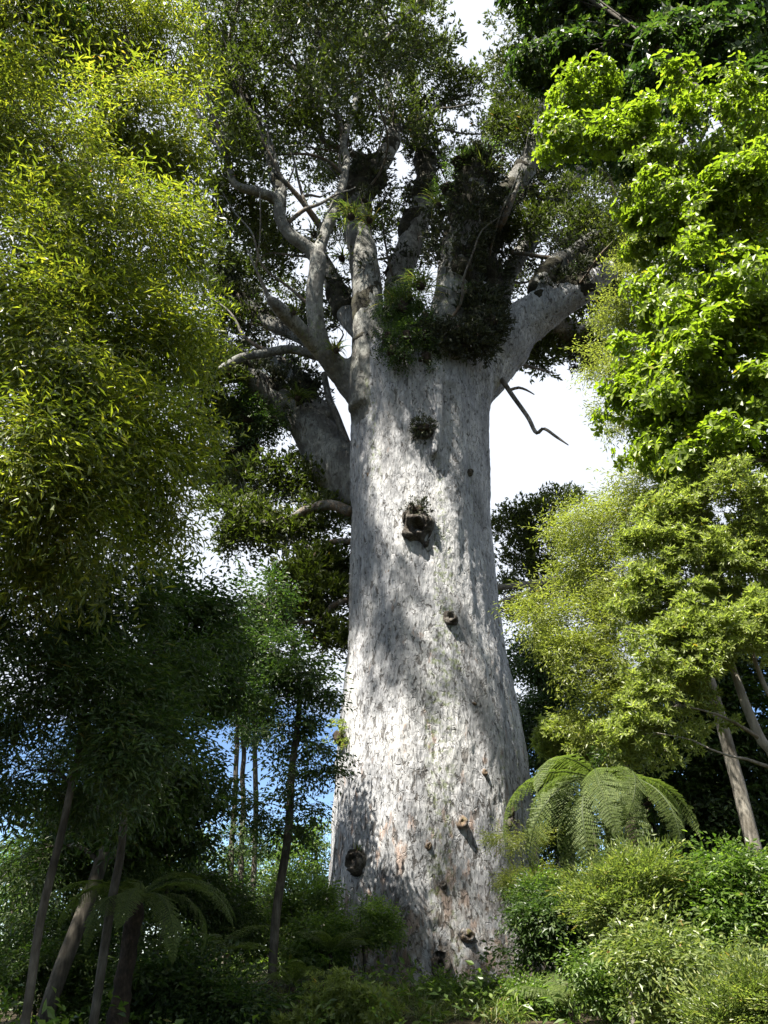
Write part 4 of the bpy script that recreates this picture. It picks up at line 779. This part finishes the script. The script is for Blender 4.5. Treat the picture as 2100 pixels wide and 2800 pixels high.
pine = tree('conifer_tree', 'dark conifer with a bare level bough just right of the trunk', 'tree',
     [(5.6, 27, -.4, .35), (5.6, 27, 6, .3), (5.5, 27, 11, .24), (5.4, 27, 16, .14)],
     [B(1390, 1450, 26, 60, 18), B(1470, 1420, 26, 65, 20), B(1540, 1380, 26, 45, 9), B(1420, 1530, 26, 60, 16), B(1510, 1490, 26, 60, 16), B(1390, 1620, 26, 40, 7), B(1480, 1570, 26.4, 45, 10), B(1530, 1640, 26.4, 60, 14), B(1600, 1600, 26.4, 60, 12), B(1500, 1370, 26, 30, 4), B(1400, 1680, 26, 40, 8)],
     'kauri', BARK_PALE, 206, sc=2.1, limb_r=.02, twig_r=.014, droop=-.2)
for pts in ([(1590, 1580, 26.6, 20), (1500, 1588, 25.4, 20), (1430, 1600, 25, 18), (1340, 1608, 24.6, 15)], [(1640, 1640, 26.5, 16), (1590, 1618, 26, 14), (1520, 1605, 25.4, 12), (1440, 1620, 25, 10), (1360, 1650, 24.6, 7)]):
    a, f, c = tube1(T(*pts), 9, .2, .05, 3); mesh_np('bare_bough', a, f, BARK_PALE, pine, True, loc=a[0])
for k, (x, y, sp, lab, bl) in enumerate([
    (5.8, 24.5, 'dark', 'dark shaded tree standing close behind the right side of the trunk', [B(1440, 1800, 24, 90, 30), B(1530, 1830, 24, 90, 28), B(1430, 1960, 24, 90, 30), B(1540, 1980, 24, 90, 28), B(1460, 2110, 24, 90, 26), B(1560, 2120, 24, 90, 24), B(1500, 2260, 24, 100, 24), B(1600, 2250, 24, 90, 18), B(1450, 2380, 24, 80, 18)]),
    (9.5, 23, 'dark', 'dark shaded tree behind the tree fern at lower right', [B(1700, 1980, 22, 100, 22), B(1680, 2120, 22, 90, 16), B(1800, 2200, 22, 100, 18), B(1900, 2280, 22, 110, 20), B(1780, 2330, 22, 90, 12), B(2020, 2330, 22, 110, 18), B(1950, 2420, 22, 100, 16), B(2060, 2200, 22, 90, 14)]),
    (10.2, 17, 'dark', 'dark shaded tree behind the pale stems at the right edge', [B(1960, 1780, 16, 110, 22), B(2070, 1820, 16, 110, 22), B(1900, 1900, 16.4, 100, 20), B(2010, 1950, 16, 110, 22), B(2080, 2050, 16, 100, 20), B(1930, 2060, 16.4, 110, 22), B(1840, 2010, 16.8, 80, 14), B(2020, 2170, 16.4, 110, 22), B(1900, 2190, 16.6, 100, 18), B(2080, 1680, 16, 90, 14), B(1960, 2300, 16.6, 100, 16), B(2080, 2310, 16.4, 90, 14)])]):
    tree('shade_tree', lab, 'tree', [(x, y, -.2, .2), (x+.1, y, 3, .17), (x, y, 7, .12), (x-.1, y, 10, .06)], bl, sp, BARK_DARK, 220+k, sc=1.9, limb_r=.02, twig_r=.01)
for k, (px, lab) in enumerate([(1725, 'dark bare trunk just right of the tree fern'), (1775, 'second dark trunk right of the tree fern, leaning left'), (1905, 'dark thin trunk in the shade at right')]):
    tree('understory_tree', lab, 'tree', down(T((px+20, 2480, 16.5+k, 44-8*k), (px+8, 2350, 16.5+k, 42-8*k), (px, 2200, 16.5+k, 36-8*k), (px-15, 2050, 16.5+k, 24-5*k))),
         [B(px-10, 2060, 16.5+k, 70, 12), B(px+40, 2120, 16.5+k, 70, 10)], 'dark', BARK_BROWN, 230+k, sc=1.3)

# ------------------------------------------------------------------ ferns
def frond_mesh(seed, L, N_, W, arch, m=11):
    g = np.random.default_rng(seed); t = TB(); tt = np.linspace(0, 1, 24); ang = .55-arch*tt**1.1; st = L/23
    x = np.concatenate([[0], np.cumsum(np.cos(ang[:-1])*st)]); z = np.concatenate([[0], np.cumsum(np.sin(ang[:-1])*st)])
    for i in range(N_):
        f = .12+.88*(i+.5)/N_; px_, pz = np.interp(f, tt, x), np.interp(f, tt, z); a = np.interp(f, tt, ang)
        tg = np.array((math.cos(a), 0, math.sin(a))); nz = np.array((-math.sin(a), 0, math.cos(a))); wl = W*math.sin(min(1, (f-.05)*1.9)*math.pi/2)*(1-f**3.2)**.9
        for sg in (-1, 1):
            d = nrm(np.array((0, sg, 0))*.93+tg*.36-nz*.22+.10*rv(g)); wl *= g.uniform(.85, 1.08); u = nz
            for j in range(m):
                h = (j+.5)/m; p = np.array((px_, 0, pz))+d*wl*h-nz*.12*wl*h*h; l = .42*L/N_*1.8*g.uniform(.75, 1.1)*(1-h**2*.75)+.006
                for s2 in (-1, 1):
                    q = nrm(np.cross(u, d))*s2; t.leaf(p, q+d*.35, u+.15*rv(g), l, wl/m*.80+.004, 'kite', min(1, max(0, g.normal(.5, .2))), .06)
    V, F, r = t.done()
    pts = np.stack([x, np.zeros(24), z-.004], 1)[None]; rv_, rf = tubes(pts, np.linspace(.012, .002, 24)[None]*L/1.8, 5)
    F = np.vstack([F, rf+len(V)]); r = np.concatenate([r, np.full(len(rv_), .02)]); V = np.vstack([V, rv_])
    me = bpy.data.meshes.new('frond'); me.from_pydata(V.tolist(), [], F.tolist()); a = me.attributes.new('rnd', 'FLOAT', 'POINT'); a.data.foreach_set('value', r.astype(np.float32)); me.materials.append(M_FERN); NTRI[0] += len(F)*2
    return me
FR = [frond_mesh(1, 2.1, 40, .34, 2.2), frond_mesh(2, 2.1, 40, .32, 1.8), frond_mesh(3, 2.0, 38, .33, 2.6)]
FS = [frond_mesh(4, .9, 20, .20, 1.2, 8), frond_mesh(5, .9, 20, .19, 1.6, 8)]
def fern(name, label, cat, top, base, r, fronds, meshes, sc=1.0, group=None):
    root = empty(name, base[:3] if base is not None else top, label, cat, group)
    if base is not None:
        V, F, c = tube1([(*base, r*1.3), (*(np.asarray(base)*.5+np.asarray(top)*.5), r), (*top, r*.9)], 12, .08, .03, 2); V = V+.25*r*fbm(V*9, 3, 2)[:, None]*np.array((1, 1, .2)); mesh_np('trunk', V, F, BARK_BROWN, root, True, loc=base)
    for az, tilt, s, k in fronds:
        o = bpy.data.objects.new('frond', meshes[k % len(meshes)]); COL.objects.link(o); o.location = tuple(float(c) for c in top); o.rotation_euler = (random.Random(az).uniform(-.5, .5), -R(tilt), R(az)); o.scale = (s*sc,)*3; attach(o, root)
    return root
ft = P(1650, 2140, 11.6); fb = np.array(P(1690, 2420, 11.8)); fb[2] = ground_z(fb[0], fb[1])-.1
fern('tree_fern', 'sunlit tree fern with drooping fronds at lower right', 'tree fern', ft, fb, .10,
     [(188, -4, 1.05, 0), (206, -18, 1.1, 2), (222, 4, .95, 1), (236, -28, 1.1, 2), (252, -8, .95, 0), (268, -22, 1.0, 2), (284, 0, .85, 2), (306, -20, .9, 0), (332, -12, .9, 2), (8, -6, .85, 0), (52, 6, .8, 2), (118, 8, .85, 0), (160, -2, .9, 2), (215, -48, .8, 1), (196, -42, .9, 0), (262, -52, .7, 1), (310, -50, .7, 1), (345, -30, .85, 0)], FR, .98)
ft = P(372, 2470, 11.4); fb = np.array(P(318, 2790, 11.2)); fb[2] = ground_z(fb[0], fb[1])-.1
fern('tree_fern', 'shaded tree fern among dark trunks at lower left', 'tree fern', ft, fb, .11,
     [(340, 5, .95, 1), (0, 15, .9, 0), (20, 0, .9, 2), (310, -5, .9, 0), (280, 0, .8, 1), (60, 20, .9, 1), (110, 20, .8, 0), (170, 15, .8, 2), (220, 10, .8, 1), (250, 0, .75, 2)], FR, .85)
for k, (px, py, Y, azs, sc, lab) in enumerate([(905, 2610, 15.0, (330, 355, 20, 300, 60, 140, 200, 250), 1.0, 'bright ground fern at the left foot of the trunk'), (1560, 2760, 12.2, (350, 10, 330, 300, 200, 250, 100, 40), 1.15, 'low fern with one long pale frond below the trunk'),
        (560, 2640, 13.2, (340, 10, 40, 290, 240, 180, 110), 1.3, 'dim ground fern left of centre in the shade'), (1330, 2740, 14.6, (200, 240, 280, 320, 0, 60, 140), .7, 'small fern in front of the trunk base'), (800, 2700, 13.5, (200, 240, 280, 320, 0, 60, 140), .9, 'dark fern beside the thin trunk at lower centre')]):
    c = P(px, py, Y); gz = ground_z(c[0], c[1]); base = np.array((c[0], c[1], gz-.05))
    fern('ground_fern', lab, 'fern', c, base, .035, [(a, 12+7*((i*5) % 4), .85+.1*(i % 3), i) for i, a in enumerate(azs)], FS, sc)

# ------------------------------------------------------------------ shrubs
def shrub(label, px, py, Y, rpx, sp, n, seed, bark=BARK_DARK, flat=.7, sc=1.0, nb=5, k=10, name='shrub', group=None, pick=0):
    n = n//2 if sp == 'oblong' else n; g = np.random.default_rng(seed); c = P(px, py, Y); r = rpx*mpp(c); base = np.array((c[0]+g.normal(0, .1), Y+.1, ground_z(c[0], Y)-.08)); top = c+np.array((0, 0, -.15*r))
    tr = [(*base, .035), (*(base*.5+top*.5+g.normal(0, .08, 3)), .028), (*top, .016)]
    bl = [dict(c=c+np.array((g.uniform(-1, 1)*r, g.uniform(-.7, .7)*r, g.uniform(-.7, .9)*r*flat)), r=np.array((1, 1, .5))*r*q, n=max(4, int(n*q*1.7)), k=k) for q in g.uniform(.18, .6, int(nb*1.5))]
    low = bl[0]['c']*.0
    return tree(name, label, 'shrub', tr, bl, sp, bark, seed, group, 6, sc=sc*1.15, limb_r=.015, twig_r=.005, droop=.02, spread=.9, pick_leaves=pick, trange=(.45, 1.0))
for a in [
    ('feathery pale green shrub below the tree fern', 1710, 2450, 9.0, 95, 'feather', 20, 301, BARK_PALE, .7, 1.0, 7, 8),
    ('blue-green feathery shrub right of the pale feathery one', 1860, 2470, 9.3, 85, 'feather', 20, 302, BARK_PALE, .6, 1.0, 7, 8),
    ('leafy green bush at the right edge beside the dark trunks', 2050, 2490, 9.0, 130, 'shrub', 22, 303, BARK_DARK, .9, 1.0, 8, 10),
    ('large yellow-green bush at the lower right', 1910, 2680, 8.0, 150, 'yshrub', 15, 304, BARK_DARK, .7, 1.1, 9, 8),
    ('yellow-lit low bush in the bottom right corner', 2020, 2760, 7.2, 130, 'feather', 13, 305, BARK_DARK, .5, .9, 7, 10),
    ('twiggy brownish bush against the right side of the trunk base', 1465, 2370, 15.0, 80, 'fine', 12, 306, BARK_PALE, 1.2, .8, 6, 8),
    ('dark green bush between trunk base and feathery shrubs', 1570, 2560, 13.5, 130, 'dark', 20, 307, BARK_DARK, .9, 1.0, 9, 10),
    ('sparse green bush right of the trunk foot', 1500, 2500, 14.2, 80, 'shrub', 14, 308, BARK_DARK, 1.0, .9, 6, 9),
    ('low leafy bush at bottom just right of centre', 1640, 2690, 10.5, 90, 'shrub', 16, 309, BARK_DARK, .8, .9, 6, 9),
    ('dark green leafy bush at bottom centre', 900, 2770, 12.0, 130, 'oblong', 16, 310, BARK_DARK, .45, .75, 7, 8),
    ('leafy bush in front of the left trunk base', 985, 2530, 15.5, 70, 'shrub', 14, 311, BARK_DARK, .6, .9, 5, 9),
    ('bush with hanging leaves at the left edge of the trunk base', 870, 2600, 15.6, 80, 'shrub', 14, 312, BARK_DARK, 1.0, 1.0, 6, 9),
    ('dim bush under the slender tree left of the trunk', 800, 2480, 17.0, 90, 'shrub', 14, 313, BARK_DARK, .9, 1.1, 7, 9),
    ('dim narrow-leaved bush at lower left centre', 620, 2500, 16.0, 100, 'tawa_d', 12, 314, BARK_DARK, .9, 1.1, 7, 8),
    ('dark sapling foliage between the left trunks', 230, 2300, 14.0, 120, 'dark', 12, 332, BARK_DARK, 1.0, 1.4, 7, 8),
    ('dark sapling foliage above the shaded tree fern', 460, 2260, 15.0, 110, 'dark', 12, 333, BARK_DARK, .9, 1.4, 7, 8),
    ('dark sapling foliage hiding the foot of the left trunks', 110, 2620, 14.0, 120, 'tawa_d', 12, 334, BARK_DARK, .9, 1.3, 7, 8),
    ('dark sapling foliage below the shaded tree fern', 450, 2700, 12.6, 110, 'dark', 12, 336, BARK_DARK, .7, 1.2, 7, 8),
    ('dim bush behind the left leaning trunks', 430, 2500, 16.0, 110, 'dark', 12, 315, BARK_DARK, .9, 1.2, 7, 8),
    ('dim bush at the bottom left corner', 210, 2700, 13.5, 120, 'tawa_d', 12, 316, BARK_DARK, .8, 1.1, 7, 8),
    ('dark low bush at bottom left of centre', 640, 2760, 12.5, 120, 'dark', 12, 317, BARK_DARK, .5, 1.1, 7, 8),
    ('dark bush under the shaded trunks at right', 1790, 2420, 18.0, 100, 'dark', 14, 318, BARK_DARK, .7, 1.2, 7, 9),
    ('green low bush along the foot of the trunk', 1290, 2745, 14.0, 90, 'shrub', 14, 319, BARK_DARK, .4, .9, 6, 8),
    ('leafy bush below the fine-leaved tree behind the tree fern', 1590, 2060, 20.0, 70, 'oblong', 14, 320, BARK_DARK, .8, 1.5, 6, 8),
    ('small bush between sedges and the long pale frond', 1450, 2735, 12.8, 70, 'shrub', 14, 321, BARK_DARK, .6, .9, 5, 8)]:
    shrub(*a[:1], *a[1:5], a[5], a[6], a[7], a[8], a[9], a[10], a[11], a[12])
for k, (px, py, Y, n, L, mat, lab) in enumerate([(1120, 2720, 14.6, 90, .8, M_SEDGE, 'sedge clump at the front of the trunk base'), (1000, 2690, 14.8, 90, .9, M_SEDGE, 'sedge clump left of the trunk base front'), (1060, 2760, 13.6, 90, .8, M_SEDGE, 'sedge clump at bottom centre below the trunk'), (1420, 2690, 14.4, 80, .7, M_SEDGE, 'sedge clump at the right foot of the trunk'),
        (1250, 2770, 13.2, 80, .7, M_SEDGE, 'low sedge clump at the bottom right of centre'), (1505, 2640, 14.0, 70, .8, M_DRY, 'dry straw-coloured sedge beside the trunk base'), (930, 2680, 14.2, 70, .9, M_SEDGE, 'tall sedge clump left of the trunk foot'), (700, 2640, 14.0, 90, 1.2, M_SEDGE, 'dim drooping sedge in the shade left of the trunk'), (1180, 2795, 12.6, 70, .7, M_SEDGE, 'sedge clump at the very bottom of the view'), (1370, 2790, 12.4, 70, .7, M_SEDGE, 'sedge clump right of the very bottom one')]):
    c = P(px, py, Y); c[2] = ground_z(c[0], c[1])
    blade_clump('sedge_clump', lab, 'sedge', c, n*2, L*1.1, .014, mat, 400+k, 1.1, .7)

for k, (px, py, Y, r, lab) in enumerate([(40, 2420, 19, 120, 'dark thicket tree behind the left edge trunks'), (300, 2440, 20, 120, 'dark thicket tree behind the shaded tree fern'), (560, 2430, 21, 110, 'dark thicket tree below the three slender trunks'), (680, 2480, 22, 100, 'dark thicket tree left of the slender dark stem'), (790, 2520, 22, 90, 'dark thicket tree between slender stem and giant trunk'), (880, 2500, 23, 80, 'dark thicket tree touching the left of the giant trunk'),
        (1540, 2480, 22, 100, 'dark thicket tree right of the giant trunk base'), (1680, 2440, 20, 100, 'dark thicket tree behind the feathery shrubs'), (1830, 2420, 21, 110, 'dark thicket tree behind the lower right bushes, near'), (1990, 2400, 20, 120, 'dark thicket tree at the right edge')]):
    c = P(px, py, Y); gz = ground_z(c[0], Y); rm = r*mpp(c); g = np.random.default_rng(900+k)
    bl = [dict(c=np.array((c[0]+g.uniform(-1, 1)*rm, Y+g.uniform(-.6, .6)*rm, gz+.5+g.uniform(0, 1)*(c[2]+.8*rm-gz-.5))), r=np.array((1, 1, .8))*rm*g.uniform(.5, .8), n=8, k=7) for _ in range(9)]
    tree('thicket_tree', lab, 'tree', [(c[0], Y, gz-.2, .10), (c[0]+.1, Y, gz*.5+c[2]*.5, .08), (c[0], Y, c[2], .04)], bl, 'far_d', BARK_DARK, 700+k, group='dark thicket trees behind', sc=.9, limb_r=.02, twig_r=.010)
# ------------------------------------------------------------------ woods further off
FAR = []
g = np.random.default_rng(77)
for k, (px, py, Y, r, sp, lab) in enumerate([(860, 2300, 34, 70, 'far', 'sunlit yellow-green tree seen low beside the trunk'), (760, 2330, 38, 80, 'far', 'sunlit tree behind the slender dark stem'), (640, 2380, 32, 90, 'far', 'pale green tree far behind the left understory'), (520, 2350, 36, 90, 'far_d', 'dark tree far behind the left understory'), (400, 2330, 30, 100, 'far', 'sunlit tree glimpsed behind the left leaning trunks'),
        (250, 2380, 28, 110, 'far', 'yellow-lit tree behind the left dark trunks'), (90, 2330, 26, 120, 'far', 'yellow-lit tree far behind at the left edge'), (1560, 2330, 40, 90, 'far_d', 'dark tree far behind the tree fern'), (1700, 2360, 36, 80, 'far_d', 'dark tree far behind the bare trunks at right'), (1850, 2340, 34, 110, 'far_d', 'dark tree far behind the lower right bushes'), (2020, 2360, 32, 110, 'far_d', 'dark tree far off at the right edge'), (-80, 2300, 30, 120, 'far', 'tree far off beyond the left edge')]):
    c = P(px, py, Y); gz = ground_z(c[0], Y); rm = r*mpp(c)
    bl = [dict(c=c+np.array((g.uniform(-.9, .9)*rm, g.uniform(-.6, .6)*rm, g.uniform(-1.3, .4)*rm)), r=np.array((1, 1, .8))*rm*g.uniform(.5, .75), n=9, k=7) for _ in range(8)]
    tree('distant_tree', lab, 'tree', [(c[0], Y, gz-.2, .16), (c[0]+.2, Y, gz*.5+c[2]*.5, .12), (c[0], Y, c[2], .06)], bl, sp, BARK_DARK, 500+k, group='trees far behind', sc=1.0, limb_r=.02, twig_r=.012)
# seedlings, ferns and litter plants covering the forest floor
g = np.random.default_rng(55); n = 3600; x = g.uniform(-14, 12, n); y = g.uniform(7, 34, n)
k = (np.hypot(x-.4, y-19) > 3.0) & (np.abs(x) < .55*y+2); x, y = x[k], y[k]
p = np.stack([x, y, np.array([ground_z(a, b) for a, b in zip(x, y)])+g.uniform(.05, .55, len(x))**1.3], 1)
V, F, r = scatter(SP['far_d'][0], p, nrm(g.normal(0, 1, p.shape)*np.array((1, 1, .3))+np.array((0, 0, .5))), np.array((0, 0, 1.))+.4*g.normal(0, 1, p.shape), g.uniform(.5, 1.1, len(p)), g)
tag(mesh_np('ground_cover', V, F, M_SHRUB, None, False, r), 'low seedlings and leafy ground cover on the forest floor', 'undergrowth', None, 'stuff'); NTRI[0] += len(F)*2
# unseen wood behind and beside the viewer, added to block sky light
g = np.random.default_rng(31); cs = []
for i in range(150):
    a = g.uniform(0, 2*math.pi); d = g.uniform(10, 19); x, y = d*math.sin(a)*1.1, -1+d*math.cos(a)*.95
    if y > 1.0 and abs(x) < .62*y+5.5: continue
    cs.append((x, y, g.uniform(1.5, 14.5)))
cs = np.array(cs); p = np.repeat(cs, 70, 0)+g.normal(0, 1, (len(cs)*70, 3))*np.array((1.5, 1.5, 1.6)); p = p[p[:, 2] > .2]
V, F, r = scatter(SP['far_d'][0], p, nrm(g.normal(0, 1, p.shape)*np.array((1, 1, .4))), np.array((0, 0, 1.))+.4*g.normal(0, 1, p.shape), g.uniform(1.6, 2.6, len(p)), g)
k = g.uniform(0, 1, len(F)) < .5
tag(mesh_np('sky_blocking_wood', V, F[k], M_DARK, None, False, r), 'unseen dark wood round the viewer, added to block sky light', 'wood', None, 'stuff'); NTRI[0] += int(k.sum())*2
LOG.append(('wood', int(k.sum())*2))
